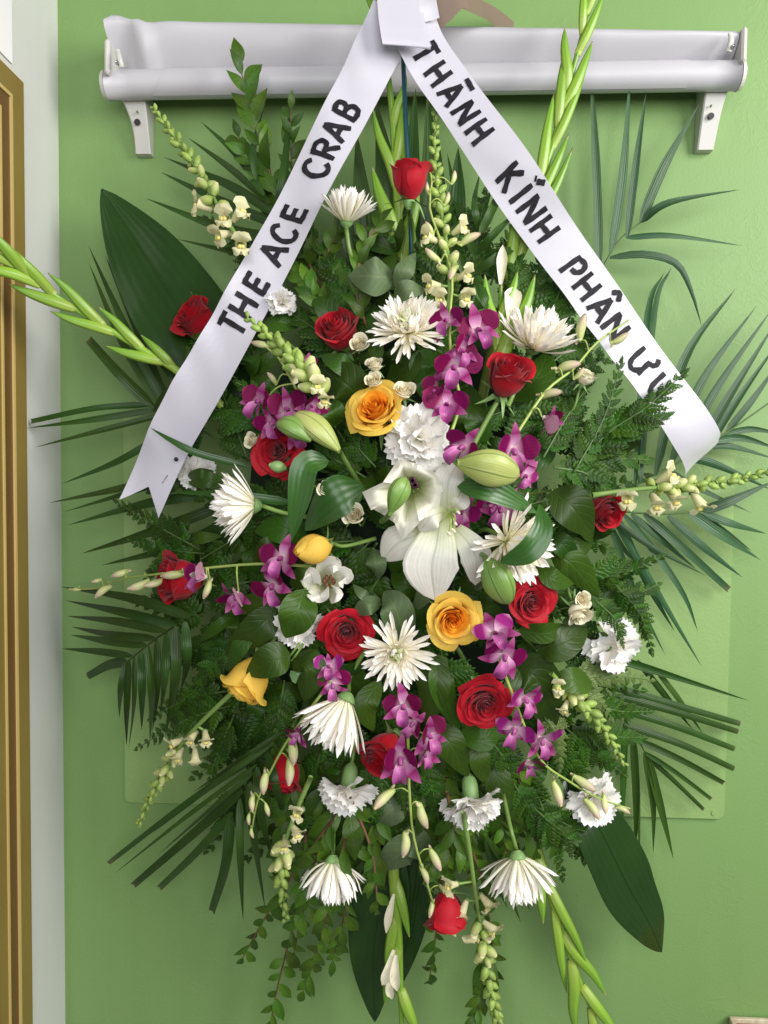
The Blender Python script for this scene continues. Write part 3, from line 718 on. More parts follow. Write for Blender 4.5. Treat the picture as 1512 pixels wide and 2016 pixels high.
# ------------------------------------------------------------------ roses
def rose_petals(kind):
    """list of petal patches on surfaces of revolution around +Z, outer radius about 1"""
    out = []; rr = random.Random({'open': 3, 'half': 5, 'bud': 7, 'mini': 9}[kind])
    N = {'open': 30, 'half': 22, 'bud': 9, 'mini': 14}[kind]
    for i in range(N):
        q = i / (N - 1); ph = i * 2.39996 + rr.uniform(-.25, .25)
        if kind == 'open':
            Ri = .05 + .66 * q ** .92; Hi = 1.16 - .36 * q ** 2; op = .34 * q ** 2.4; cu = .02 + .18 * q ** 1.4; W = 1.5 - .62 * q
        elif kind == 'half':
            Ri = .06 + .66 * q ** .75; Hi = 1.78 - .16 * q ** 2; op = .02 + .16 * q ** 3; cu = .02 + .17 * q ** 2.2; W = 1.6 - .55 * q
        elif kind == 'mini':
            Ri = .08 + .62 * q ** .8; Hi = 1.4 - .2 * q ** 2; op = .2 * q ** 3; cu = .03 + .15 * q ** 2; W = 1.5 - .5 * q
        else:
            Ri = .10 + .82 * q; Hi = 2.3 - .1 * q; op = -.0; cu = .0; W = 1.9 - .3 * q
        nu, nv = 10, 10; V = []; UV = []
        a1, a2 = rr.uniform(0, 6), rr.uniform(0, 6); pt = rr.uniform(.02, .10) * q
        for a in range(nu + 1):
            t = a / nu
            for b in range(nv + 1):
                s = -1 + 2 * b / nv
                if kind == 'bud':
                    prof = math.sin(math.pi * min(1, .08 + .86 * t)) ** .75 if t > .42 else math.sin(math.pi * (.08 + .86 * t)) ** .75
                    rad = Ri * (prof * (1 if t < .5 else 1) + .04)
                    if q < .3: rad = .05 + Ri * .6 * prof
                else:
                    prof = math.sin(min(1, .10 + t * 1.55) * math.pi / 2) ** .8
                    if kind == 'half': prof *= 1 - .16 * max(0, t - .45) * (1.3 - q)
                    rad = Ri * prof + op * t * t
                edge = max(0, (t - .72) / .28)
                rad += cu * edge ** 2 * (1 + .35 * math.sin(2.2 * s + a1)) + .035 * s * (0.4 + q)
                rad += .018 * math.sin(3.5 * s + a2) * t
                z = Hi * t * (1 - .13 * abs(s) ** 3 * (t)) - cu * .75 * edge ** 2.4 + pt * edge * math.exp(-(s / .35) ** 2)
                ang = ph + s * W * (.45 + .55 * min(1, t * 2.2)) * (1 - .22 * edge ** 3)
                V.append((rad * math.cos(ang), rad * math.sin(ang), z)); UV.append((t, b / nv))
        out.append((np.array(V), gridf(nu, nv), UV))
    return out
def sepal_shape(k):
    return blade([(.25, 0, .02), (.62, 0, -.06 - .1 * (k % 2)), (1.15, 0, -.55 + .25 * (k % 3)), ], .15, N=(0, 0, 1), ns=8, nc=3, fold=.3, prof=lambda t: (1 - t) ** .7 + .03)
SEP = [mk('sepal', sepal_shape(k), MAT['calyx']) for k in range(3)]
HIP = mk('hip', tube([(0, 0, -.34), (0, 0, -.22), (0, 0, -.05), (0, 0, .06)], lambda t: .09 + .20 * math.sin(min(1, t * 1.1) * 1.5), 8, 10), MAT['calyx'])
RP = {}
for kind in ('open', 'half', 'bud', 'mini'):
    RP[kind] = rose_petals(kind)
RMESH = {}
def rosemesh(kind, m1, m2):
    key = (kind, m1, m2)
    if key not in RMESH:
        n = len(RP[kind]); RMESH[key] = [mk('petal', p, MAT[m2 if i < n * .55 else m1]) for i, p in enumerate(RP[kind])]
    return RMESH[key]
def rose(label, px, py, r, f, kind='open', m=('red', 'redin'), off=.02, name='red_rose', cat='rose', group='red roses', stem=True, path=None, sz=1.0, leafs=True):
    d = face(f); h = H(px, py) + off; s = S(r, h) / {'open': 1.12, 'half': .95, 'bud': .98, 'mini': .92}[kind]
    hh = {'open': .75, 'half': .95, 'bud': 1.15, 'mini': .75}[kind] * s * sz
    base = P(px, py, h) - d * hh
    t = thing(name, label, cat, base, group)
    M = rel(t, fmat(base, d, rng.uniform(0, 6.28), s, s * sz))
    for me in rosemesh(kind, *m): put('petal', me, t, M)
    for k in range(5):
        put('sepal', SEP[k % 3], t, M @ Matrix.Rotation(R(72 * k + 20), 4, 'Z') @ Matrix.Translation((0, 0, .02)) @ Matrix.Rotation(rng.uniform(-.7, .5), 4, 'Y'))
    put('hip', HIP, t, M)
    if stem: stemto(t, base - d * s * .3, d, px, py, r=max(2.2, min(4.5, r * .1)), path=path)
    return t
rose('red rose standing upright at the very top between the two ribbon tails', 805, 352, 41, (0, 1, .22), 'half', path=[(815, 470, .16), (816, 560, .15)], off=.05)
rose('red rose half hidden by the left edge of the lettered ribbon tail', 392, 632, 44, (-.5, .45, .6), 'half', off=-.07)
rose('dark red rose beside the cream spray roses below the pale round leaf', 667, 655, 43, (-.25, .6, .75), 'half', off=-.005)
rose('red rose standing right of the purple orchids under a white chrysanthemum', 998, 742, 45, (.22, .72, .65), 'half', off=.03, path=[(965, 815), (930, 880)])
rose('open red rose below the pair of pale lily buds', 546, 888, 52, (-.05, .12, 1), 'open', off=.015)
rose('red rose tucked behind the broad leaf near the cream snapdragon on the right', 1188, 1005, 36, (.3, -.35, .75), 'half', off=-.01)
rose('red rose on the left lying behind the orchid bud stem', 356, 1141, 50, (-.75, .05, .5), 'half', off=-.01)
rose('open red rose under the chrysanthemum crossed by a green leaf', 1047, 1186, 50, (.25, -.05, 1), 'open', off=.015)
rose('open red rose left of the front-facing chrysanthemum with the green eye', 683, 1246, 54, (.05, -.1, 1), 'open', off=.0)
rose('large open red rose among the orchids below the open yellow rose', 955, 1387, 55, (.1, -.15, 1), 'open', off=.03)
rose('red rose partly covered by a purple orchid at lower centre', 757, 1481, 46, (-.4, -.5, .75), 'half', off=-.01)
rose('dark red rose behind greenish orchid buds at lower left', 557, 1523, 43, (-.15, -.85, .45), 'half', off=-.02)
rose('red rose hanging head down at the bottom of the spray', 880, 1795, 42, (.05, -1, .2), 'half', off=.05, path=[(862, 1745, .12), (858, 1690, .11), (850, 1620, .1)])
YM = ('yellow', 'orange')
rose('open yellow rose with orange heart above the white carnation', 738, 803, 60, (-.28, .42, .85), 'open', YM, .03, 'yellow_rose', group='yellow roses', sz=1.12)
rose('closed yellow rose bud pointing left', 614, 1080, 34, (-.7, -.15, .6), 'bud', ('yellow', 'yellow'), .045, 'yellow_rose', group='yellow roses', path=[(680, 1075), (740, 1060)])
rose('front-facing open yellow rose below the white lilies', 892, 1222, 57, (0, -.1, 1), 'open', YM, .03, 'yellow_rose', group='yellow roses')
rose('yellow rose in side view under a glossy leaf at lower left', 490, 1338, 50, (-.45, -.75, .4), 'half', ('yellow', 'yellow'), .02, 'yellow_rose', group='yellow roses')
IV = ('ivory', 'ivory')
for x, y, r, f, lb in ((708, 678, 19, (-.1, .4, .9), 'tiny cream spray rose touching the right side of the dark red rose'), (738, 718, 17, (-.1, .7, .6), 'cream spray rose bud just below the upper centre chrysanthemum'), (735, 750, 17, (-.1, .4, .8), 'cream spray rose on the upper rim of the open yellow rose'),
                       (795, 771, 21, (0, .6, .7), 'cream spray rose right of the open yellow rose'), (698, 1014, 21, (-.1, .3, .9), 'cream spray rose alone left of the white lily'), (640, 962, 16, (.1, .2, .9), 'small cream spray rose beneath the folded lily leaf'),
                       (600, 908, 14, (.1, .5, .8), 'tiny cream spray rose at lower right of the red rose under lily buds'), (496, 866, 15, (-.4, .2, .8), 'tiny cream spray rose at upper left of the red rose under lily buds'), (1152, 742, 21, (.3, .8, .3), 'cream spray rose bud on the right beside the ribbon'),
                       (1138, 1208, 26, (.25, -.6, .6), 'cream spray rose to the right of the red rose under the chrysanthemum'), (1146, 1180, 17, (.3, .2, .8), 'smaller cream spray rose above its larger neighbour on the right')):
    rose(lb, x, y, r, f, 'mini', IV, .025, 'spray_rose', group='cream spray roses')
for x, y, f, lb in ((551, 922, (-1, .2, .3), 'closed green spray rose bud under the open red rose'),):
    d = face(f); b = P(x + 12, y, H(x, y) + .05); t = thing('rose_bud', lb, 'rose bud', b)
    part('bud', tube([b, b + d * S(14), b + d * S(30)], lambda q: S(10) * math.sin(.2 + 2.85 * q) ** .8 + .0003, 10, 10), MAT['calyx'], t)
    part('stem', tube([b, P(610, 950, H(610, 950)), P(650, 985, H(650, 985) - .03)], (S(3), S(3)), 6, 6), MAT['stem'], t)

# ------------------------------------------------------------------ chrysanthemums
def mum_petal(k):
    c = (.0, .10, .22, .40)[k]
    def pr(t): return (.45 + .55 * min(1, t * 1.8)) * min(1.0, ((1 - t) / .16) ** .6 + .05)
    return blade([(0, 0, 0), (-.0, 0, .35), (-c * .35, 0, .72), (-c, 0, 1.0)], .050 + .007 * k, N=(-1, 0, 0), ns=8, nc=3, fold=.35, cup=.25, prof=pr)
MP = {m: [mk('petal', mum_petal(k), MAT[m]) for k in range(4)] for m in ('mum', 'mumin')}
CAL = mk('calyx', tube([(0, 0, -.12), (0, 0, -.04), (0, 0, .05)], lambda t: .06 + .15 * t ** .6, 6, 12), MAT['calyx'])
def mum(label, px, py, L, f, mx=85, mn=8, inc=(0, 1), n=100, off=.02, path=None, fr=.3, gap=1.0):
    d = face(f); h = H(px, py) + off; base = P(px, py, h); s = S(L, h)
    t = thing('chrysanthemum', label, 'chrysanthemum', base, 'white chrysanthemums')
    M = rel(t, fmat(base, d, rng.uniform(0, 6.28), s)); 
    n = int(n * 1.45)
    for i in range(n):
        q = i / (n - 1)                                     # 0 outer, 1 centre
        th = R(mx - (mx - mn) * q ** 1.0 + rng.uniform(-7, 7)); ph = i * 2.39996 + rng.uniform(-.15, .15)
        ln = (1.0 - .55 * q ** 1.3 * gap) * rng.uniform(.86, 1.06)
        k = min(3, max(0, int(rng.uniform(inc[0], inc[1] + 1) + 1.2 * q)))
        m2 = 'mumin' if q > .74 and mx > 75 else 'mum'
        put('petal', MP[m2][k], t, M @ Matrix.Rotation(ph, 4, 'Z') @ Matrix.Translation((.13 * (1 - q), 0, .02 + .10 * q)) @ Matrix.Rotation(th, 4, 'Y') @ Matrix.Rotation(rng.uniform(-.4, .4), 4, 'Z') @ Matrix.Diagonal((1.0, 1.0 if ln > .6 else .8, ln, 1)))
    put('calyx', CAL, t, M)
    stemto(t, base - d * s * .1, d, px, py, r=4, path=path, f=fr)
    return t
mum('white chrysanthemum seen from the side at the top beside the left ribbon tail', 682, 440, 66, (.12, 1, .18), 62, 4, (0, 1), 80, .02, path=[(690, 500), (720, 590)], gap=.25)
mum('white chrysanthemum with raised petals left of the top purple orchids', 803, 655, 76, (.0, .5, .85), 88, 6, (0, 2), 120, .02)
mum('cupped white chrysanthemum above the right-hand red rose near the ribbon', 1048, 688, 84, (.28, .85, .5), 74, 4, (0, 2), 105, .02, path=[(1030, 730), (1000, 800)], gap=.4)
mum('white chrysanthemum seen from the side facing left below the left ribbon tail', 505, 995, 86, (-1, .02, .22), 62, 4, (0, 1), 100, .03, path=[(560, 1010), (620, 1020)], gap=.25)
mum('white chrysanthemum crossed by a curling green lily leaf', 998, 1066, 96, (.55, -.3, .8), 84, 8, (0, 1), 85, .03, gap=.7)
mum('front-facing white chrysanthemum with a green eye beside the lower yellow rose', 782, 1282, 75, (-.05, -.05, 1), 86, 6, (0, 1), 90, .02)
mum('white chrysanthemum nodding down and left beneath the left red rose', 682, 1374, 102, (-.42, -.88, .3), 50, 3, (0, 2), 90, .03, path=[(690, 1330), (720, 1280)], gap=.3)
mum('white chrysanthemum hanging like an umbrella at lower left over small leaves', 655, 1692, 78, (0, -1, .22), 68, 4, (1, 3), 85, .03, path=[(657, 1640), (662, 1560)], gap=.3)
mum('white chrysanthemum hanging like an umbrella at lower right', 1018, 1684, 86, (.06, -1, .2), 68, 4, (1, 2), 80, .04, path=[(1005, 1630), (990, 1560)], gap=.3)

# ------------------------------------------------------------------ carnations
def carn_petal(k):
    rr = random.Random(40 + k); nu, nv = 8, 18; V = []; UV = []
    p1, p2, p3 = [rr.uniform(0, 6) for _ in range(3)]
    W = rr.uniform(.75, 1.0)
    for a in range(nu + 1):
        u = a / nu
        for b in range(nv + 1):
            s = -1 + 2 * b / nv; ang = s * W * (.25 + .75 * min(1, u * 1.6))
            rad = u * (1 - .08 * s * s) * (1 + (.05 * (-1) ** b if a == nu else 0))
            z = .12 * u ** 2 * math.sin(5 * s + p1) + .035 * u ** 4 * math.sin(14 * s + p2) + .05 * math.sin(4 * u + p3) - .10 * u * u
            V.append((-z, rad * math.sin(ang), rad * math.cos(ang))); UV.append((u, b / nv))
    return np.array(V), gridf(nu, nv), UV
CP = [mk('petal', carn_petal(k), MAT['carn']) for k in range(5)]
CC = mk('calyx', tube([(0, 0, -.75), (0, 0, -.6), (0, 0, -.2), (0, 0, .12)], lambda t: .10 + .17 * min(1, t * 2.2), 8, 12), MAT['calyx'])
def carnation(label, px, py, r, f, off=.02, n=34, mx=98, path=None, flat=1.0, seen=True):
    d = face(f); h = H(px, py) + off; s = S(r, h); base = P(px, py, h) - d * s * .35
    t = thing('carnation', label, 'carnation', base, 'white carnations')
    M = rel(t, fmat(base, d, rng.uniform(0, 6.28), s))
    for i in range(n):
        q = i / (n - 1); th = R(mx * (1 - q) ** .8 + rng.uniform(-18, 18)); ph = i * 2.39996 + rng.uniform(-.3, .3)
        put('petal', rng.choice(CP), t, M @ Matrix.Rotation(ph, 4, 'Z') @ Matrix.Translation((.05, 0, .05)) @ Matrix.Rotation(th, 4, 'Y') @ Matrix.Rotation(rng.uniform(-.5, .5), 4, 'Z') @ Matrix.Scale(rng.uniform(.86, 1.16) * (1 - .10 * q), 4))
    put('calyx', CC, t, M)
    stemto(t, base - d * s * .7, d, px, py, r=3.5, path=path)
    return t
carnation('full white carnation in the middle below the open yellow rose', 823, 858, 66, (0, .25, 1), .03, 30)
carnation('white carnation half covered by a glossy leaf left of centre', 583, 1240, 50, (-.2, -.6, .75), -.005, 18)
carnation('white carnation at the far right edge under fern tips', 1212, 1282, 54, (.3, -.35, .85), .01, 15)
carnation('white carnation hanging with its green calyx up under the chrysanthemum that nods left', 682, 1566, 58, (-.12, -.82, .5), .02, 22, 80)
carnation('white carnation hanging left of the fern at lower centre right', 930, 1592, 60, (.1, -.85, .45), .02, 22, 80)
carnation('white carnation behind orchid buds at the lower right', 1176, 1580, 54, (.35, -.45, .8), .01, 15)
carnation('small piece of white carnation peeping out right of the left ribbon tail', 552, 590, 30, (.3, .5, .8), -.015, 20)
carnation('white carnation behind the end of the left ribbon tail', 384, 930, 36, (.2, -.1, 1), -.075, 24)

# ------------------------------------------------------------------ lilies
def petprof(t): return (.28 + .72 * math.sin(min(1, t * 1.25) * math.pi / 2)) * min(1.0, ((1 - t) / .42) ** .75 + .01)
petwide = lambda t: (.28 + .72 * math.sin(min(1, t * 1.15) * math.pi / 2)) * min(1.0, ((1 - t) / .36) ** .62 + .015)
def lily(label, c, petals, cat='lily', pf=petprof):
    h = H(*c)
    t = thing('lily', label, cat, P(c[0], c[1], h), 'white lilies')
    for pts, hw, fold, cup in petals:
        ww = [P(x, y, h + o) for x, y, o in pts]
        part('petal', blade(ww, S(hw, h), (rng.uniform(-.15, .15), -1, rng.uniform(-.1, .2)), ns=16, nc=8, fold=fold, cup=cup, ripple=.05, rfreq=2, prof=pf, seed=rng.random()), MAT['lily'], t)
    return t
hc = H(808, 962)
t = thing('lily', 'white trumpet lily facing outward with a dark stigma at the centre', 'lily', P(810, 960, hc), 'white lilies')
TR = [((713, 969), (766, 946), (735, 1002)), ((784, 904), (757, 950), (822, 916)), ((870, 934), (812, 914), (868, 968)), ((864, 1006), (866, 962), (824, 1022)), ((792, 1064), (836, 1014), (776, 1020)), ((752, 1012), (782, 1028), (732, 996))]
for k, (tip, va, vb) in enumerate(TR):
    V = []; UV = []; nu, nv = 14, 10; lf = .004 * (k % 2)
    for a in range(nu + 1):
        u = a / nu
        for b in range(nv + 1):
            q = -1 + 2 * b / nv; e = abs(q)
            v = va if q < 0 else vb
            m = e ** 1.15
            ex = tip[0] * (1 - m) + (v[0] * 1.0 + (v[0] - 808) * .06) * m; ey = tip[1] * (1 - m) + (v[1] + (v[1] - 960) * .06) * m
            uu = u ** 1.05
            x = 811 + (ex - 811) * uu; y = 957 + (ey - 957) * uu
            hh = hc - .055 + .105 * math.sin(min(1, u * 1.15) * math.pi / 2) - .022 * max(0, u - .75) / .25 * (1 - m) + lf + .006 * e * u
            V.append(tuple(P(x, y, hh))); UV.append((u, b / nv))
    part('petal', (np.array(V), gridf(nu, nv), UV), MAT['lilythroat'], t)
for k in range(3):
    a = R(90 + 120 * k); c = P(812 + 6 * math.cos(a), 952 - 6 * math.sin(a), hc + .042)
    part('stigma', tube([c + Vector((0, .003, 0)), c + Vector((0, -.002, 0)), c + Vector((0, -.004, 0))], lambda q: S(7) * math.sin(.5 + 2.2 * q), 5, 9), MAT['stigma'], t)
part('style', tube([P(810, 962, hc), P(812, 953, hc + .04)], (S(3), S(3.4)), 4, 7), MAT['stempale'], t)
for x, y in ((822, 962), (830, 960), (815, 968)):
    part('filament', tube([P(810, 962, hc), P(x, y, hc + .034)], (S(1.5), S(1.2)), 3, 5), MAT['stempale'], t)
t = lily('large drooping white lily with wide petals in the centre', (872, 1035), [
    ([(868, 1012, .015), (858, 1070, .035), (848, 1120, .036), (856, 1182, .02)], 58, .14, -.1),
    ([(884, 1030, .01), (918, 1065, .025), (938, 1100, .022), (936, 1152, .005)], 34, .18, -.1),
    ([(858, 1030, .0), (815, 1055, .018), (780, 1072, .015), (752, 1102, .0)], 38, .18, -.12),
    ([(882, 1020, .01), (880, 975, .035), (886, 940, .04), (906, 905, .028)], 33, .16, -.1),
    ([(880, 1008, .02), (858, 1012, .045), (842, 1024, .046), (826, 1046, .034)], 27, .15, -.15),
    ([(886, 1010, .01), (898, 995, .03), (908, 985, .032), (912, 968, .022)], 20, .15, -.1)], pf=petwide)
hc = H(872, 1035)
for x, y in ((902, 1008), (896, 1030), (893, 1044), (884, 1050)):
    part('filament', tube([P(880, 1012, hc + .03), P((880 + x) / 2 + 6, (1012 + y) / 2 - 8, hc + .048), P(x, y, hc + .044)], (S(2.2), S(1.5)), 6, 5), MAT['stempale'], t)
    part('anther', tube([P(x - 4, y - 3, hc + .046), P(x + 4, y + 4, hc + .047)], lambda q: S(3) * math.sin(.4 + 2.4 * q), 4, 6), MAT['ivory'], t)
t = lily('half-open greenish white lily cup left of centre', (642, 1150), [
    ([(645, 1150, -.02), (618, 1150, .02), (612, 1132, .034), (603, 1124, .03)], 22, .2, .25),
    ([(645, 1148, -.02), (640, 1122, .02), (655, 1112, .034), (672, 1118, .03)], 24, .15, .25),
    ([(646, 1150, -.02), (668, 1140, .02), (680, 1136, .034), (684, 1150, .03)], 22, .15, .25),
    ([(645, 1154, -.02), (658, 1168, .02), (662, 1170, .034), (676, 1170, .03)], 20, .15, .25),
    ([(643, 1154, -.02), (630, 1165, .02), (630, 1174, .034), (634, 1186, .03)], 25, .15, .25)])
hc = H(642, 1150)
for k in range(6):
    a = 6.28 * k / 6; c = P(648 + 9 * math.cos(a), 1145 + 8 * math.sin(a), hc + .016)
    part('anther', tube([c + Vector((0, 0, -S(5))), c + Vector((0, -.002, S(6)))], lambda q: S(4) * math.sin(.4 + 2.4 * q), 4, 6), MAT['stamen'], t)
def lilybud(label, a, b, hw, m='lilybud', off=.05, stem=None):
    A, B = Q(a, off), Q(b, off)
    t = thing('lily_bud', label, 'lily bud', A, 'lily buds')
    pr = lambda q: S(hw, -A.y) * (.10 + .90 * math.sin(math.pi * min(1, q ** 1.12 * .985 + .012)) ** .78) * (1 if q < .93 else max(0, (1 - q) / .07) ** .55) + .0003
    part('bud', tube([A, A.lerp(B, .5) + Vector((0, -.004, .004)), B], pr, 26, 24, lobes=3, lob=.10), MAT[m], t)
    if stem: part('stem', tube([A] + [Q(q, off - .05 * (i + 1)) for i, q in enumerate(stem)], (S(4.5), S(5)), 8, 8), MAT['stem'], t)
lilybud('pale green lily bud, left of the pair above the open red rose', (613, 868), (545, 832), 21, 'lilybud2', .065)
lilybud('yellowish green lily bud, right of the pair on one thick stem', (668, 888), (578, 814), 24, 'lilybud', .055, stem=[(690, 925), (722, 975)])
lilybud('fat pale green lily bud lying sideways above the long lily leaf', (900, 912), (1023, 937), 36, 'lilybud', .085, stem=[(885, 905), (870, 940)])
lilybud('green lily bud hanging beside the lower right chrysanthemum', (957, 1098), (1002, 1190), 31, 'lilybud2', .05, stem=[(935, 1080), (910, 1050)])
lilybud('small dark green lily bud standing in front of the white trumpet lily', (768, 1010), (800, 940), 21, 'lilybud2', .10, stem=[(762, 1018), (752, 1026)])

# ------------------------------------------------------------------ orchids
def lobe(prof, ln, hw, cupz, tip, **k):
    return blade([(0.03, 0, 0), (ln * .5, 0, cupz), (ln, 0, tip)], hw, N=(0, 0, 1), ns=9, nc=5, prof=prof, **k)
rnd = lambda t: (.18 + .82 * math.sin(min(1, t * 1.35) * math.pi / 2) ** 1.3) * min(1.0, ((1 - t) / .38) ** .5 + .02)
poi = lambda t: (.45 + .55 * math.sin(min(1, t * 1.6) * math.pi / 2)) * min(1.0, ((1 - t) / .6) ** .7 + .02)
OP = [mk('petal', lobe(rnd, 1.0, .46, .10, .06 + .1 * k, fold=-.08, cup=.1, ripple=.06, seed=k), MAT['orchid']) for k in range(3)]
OS = [mk('sepal', lobe(poi, 1.0, .25, .08, .02 - .12 * k, fold=.15, seed=k), MAT['sepal']) for k in range(3)]
OL = mk('lip', join(blade([(.0, 0, .05), (.2, 0, .42), (.52, 0, .55), (.82, 0, .32)], .27, N=(-.6, 0, 1), ns=10, nc=6, cup=.55, ripple=.12, prof=rnd), tube([(0, 0, .0), (.0, 0, .26), (.12, 0, .36)], (.12, .08), 5, 8)), MAT['lip'])
OB = mk('bud', tube([(0, 0, 0), (.05, 0, .4), (-.02, 0, .75), (-.1, 0, 1.0)], lambda t: .17 * math.sin(.35 + 2.6 * t ** .9) + .012, 12, 10, lobes=3, lob=.05), MAT['orbud'])
OBS = mk('chin', tube([(.02, 0, .12), (.14, 0, .04), (.2, 0, -.10)], (.1, .045), 5, 8), MAT['orbud'])
OPP = [mk('petal', lobe(rnd, 1.0, .44, .12, .05 + .1 * k, fold=-.08, cup=.14, ripple=.09, seed=k + 9), MAT['orchidpale']) for k in range(3)]
def orchid(label, stem, flowers, buds, off=.035, thick=3.0, pale=.15):
    sp_ = [Q(q, off) for q in stem]
    t = thing('orchid_spray', label, 'orchid', sp_[0], 'purple orchid sprays')
    part('stem', tube(sp_, (S(thick), S(thick * .55)), 20, 7), MAT['stempale'], t)
    c = spl(sp_, 60)
    def ped(p, r0=1.8):
        i = int(((c - np.array(tuple(p))) ** 2).sum(1).argmin()); a = Vector(c[i]); m = a.lerp(p, .5) + Vector((0, -.006, .006))
        part('pedicel', tube([a, m, p], (S(r0), S(r0 * .8)), 7, 6), MAT['stempale'], t)
    for fl in flowers:
        x, y, r = fl[:3]; f = fl[3] if len(fl) > 3 else (rng.uniform(-.45, .45), rng.uniform(-.35, .3), 1); op = fl[4] if len(fl) > 4 else rng.uniform(.72, 1.0)
        d = face(f); h = H(x, y) + off + .006; p = P(x, y, h); s = S(r * 1.15, h)
        M = rel(t, fmat(p, d, rng.uniform(-.7, .7) + (fl[5] if len(fl) > 5 else 0), s))
        F_ = put('flower', OL, t, M @ Matrix.Rotation(R(-90), 4, 'Z'))
        tilt = (1 - op) * 1.1; isp = rng.random() < pale
        for ang, ms in ((90, OS), (-38, OS), (218, OS), (22, OP), (158, OP)):
            me = rng.choice(OPP if ms is OP and isp else ms)
            put('petal' if ms is OP else 'sepal', me, F_, Matrix.Rotation(R(ang + 90 + rng.uniform(-10, 10)), 4, 'Z') @ Matrix.Rotation(-tilt + rng.uniform(-.55, .3), 4, 'Y') @ Matrix.Rotation(rng.uniform(-.45, .45), 4, 'X') @ Matrix.Scale(rng.uniform(.82, 1.12), 4))
        ped(p - d * s * .1)
    for b in buds:
        x, y, ln, f = b[:4]; d = face(f); h = H(x, y) + off + .004; s = S(ln, h); p = P(x, y, h) - d * s * .5
        B_ = put('bud', OB, t, rel(t, fmat(p, d, rng.uniform(0, 6.28), s)))
        if ln > 30: put('chin', OBS, B_)
        ped(p, 1.5)
    return t
orchid('purple orchid spray with yellow buds rising at the upper centre', [(885, 860), (905, 790), (888, 700), (886, 620), (890, 540), (866, 470), (846, 410), (850, 350), (836, 328)],
       [(884, 634, 38, (-.5, .2, .7)), (938, 652, 44, (.25, .1, 1)), (893, 724, 47, (0, -.05, 1)), (880, 802, 46, (-.1, .35, .9)), (905, 690, 36, (.5, -.1, .8), .7), (862, 770, 30, (-.7, .1, .6), .5)],
       [(852, 503, 38, (-.8, .5, .2)), (892, 536, 40, (-.4, -.6, .4)), (925, 470, 44, (.8, .5, .2)), (846, 450, 30, (-.5, .8, .2)), (880, 392, 26, (.4, .9, .1)), (893, 350, 26, (.3, .9, .1)), (842, 372, 24, (-.3, .9, .1))])
orchid('orchid spray with green and mauve buds reaching across the right ribbon tail', [(975, 920), (1020, 850), (1075, 770), (1130, 725), (1175, 675), (1238, 630)],
       [(915, 882, 46, (-.4, .1, .8)), (1010, 885, 46, (.1, -.3, .9)), (1032, 935, 30), (1070, 822, 36, (.7, -.4, .4), .35)],
       [(1145, 645, 52, (.1, 1, .1)), (1118, 722, 50, (.7, .3, .3)), (1084, 776, 46, (.8, .3, .4)), (1220, 667, 38, (.8, .4, .1)), (1140, 736, 30, (.6, .6, .3))], off=.055)
orchid('purple orchids with a pink bud at the right edge of the left ribbon tail', [(625, 850), (600, 800), (572, 745), (548, 705), (522, 682)],
       [(516, 790, 42, (-.4, 0, .9), .7), (562, 806, 44), (603, 722, 30, (.2, .3, .9), .6), (585, 845, 40, (.1, -.2, 1)), (540, 830, 36, (-.4, -.2, .8), .7), (610, 800, 32, (.5, 0, .8), .6)], [(514, 678, 38, (-1, .1, .3)), (536, 745, 30, (-.4, .7, .4))], off=.03)
orchid('orchid spray reaching far left with pale buds past the red rose', [(610, 1115), (520, 1110), (430, 1116), (330, 1128), (240, 1140), (190, 1158), (136, 1160)],
       [(556, 1100, 44, (-.2, .2, 1)), (540, 1150, 44, (-.25, -.2, .9)), (468, 1168, 40, (-.2, -.5, .8), .6), (404, 1136, 38, (-.5, .3, .6), .3)],
       [(203, 1164, 40, (-.8, -.5, .2)), (274, 1152, 46, (-.8, -.45, .2)), (305, 1148, 42, (-.8, -.3, .2)), (340, 1132, 48, (-1, -.1, .2)), (238, 1129, 40, (-.9, -.3, .2)), (192, 1143, 24, (-.9, -.3, 0)), (150, 1161, 20, (-1, 0, 0)), (408, 1160, 40, (-.2, -.9, .3))], off=.03)
orchid('dark purple orchids glimpsed behind the large lily and the fat bud', [(1000, 1040), (960, 1010), (920, 1000)], [(908, 1008, 38), (985, 1000, 42), (960, 985, 30)], [], off=-.005)
orchid('purple orchid spray hanging from lower centre with buds trailing over the lowest rose', [(800, 1370), (804, 1480), (806, 1560), (815, 1650), (838, 1730), (862, 1800), (896, 1838)],
       [(795, 1390, 42, (-.1, .2, 1)), (840, 1446, 42, (.4, .1, .8)), (790, 1490, 50, (-.1, -.2, 1)), (815, 1420, 34, (-.3, -.3, .8), .6), (830, 1480, 34, (.5, -.2, .7), .6)],
       [(756, 1572, 56, (-.7, -.5, .3)), (832, 1606, 52, (.25, -.95, .2)), (797, 1662, 50, (.05, -1, .2)), (857, 1692, 46, (.5, -.85, .2)), (836, 1722, 36, (.5, -.8, .2)), (880, 1756, 36, (.8, -.6, .2)), (849, 1790, 32, (-.1, -1, .2)), (878, 1822, 24, (.5, -.8, .1)), (892, 1838, 20, (.7, -.7, 0))], off=.05)
orchid('magenta orchid spray falling right of the large red rose toward the lower right', [(965, 1250), (1010, 1370), (1060, 1490), (1120, 1538), (1180, 1572), (1240, 1592)],
       [(975, 1250, 42, (-.1, .5, .8)), (992, 1290, 46, (.1, -.1, 1)), (1030, 1372, 40, (.4, -.2, .8)), (1015, 1432, 42, (-.3, -.3, .9)), (1060, 1452, 42, (.4, -.3, .8), .7), (1040, 1496, 38, (.1, -.7, .6), .6)],
       [(1097, 1562, 50, (.35, -.9, .2)), (1150, 1542, 50, (.85, -.5, .2)), (1166, 1592, 46, (.65, -.7, .3)), (1190, 1582, 38, (.1, -1, .3)), (1226, 1594, 30, (.95, -.25, .1))], off=.045, pale=.6)
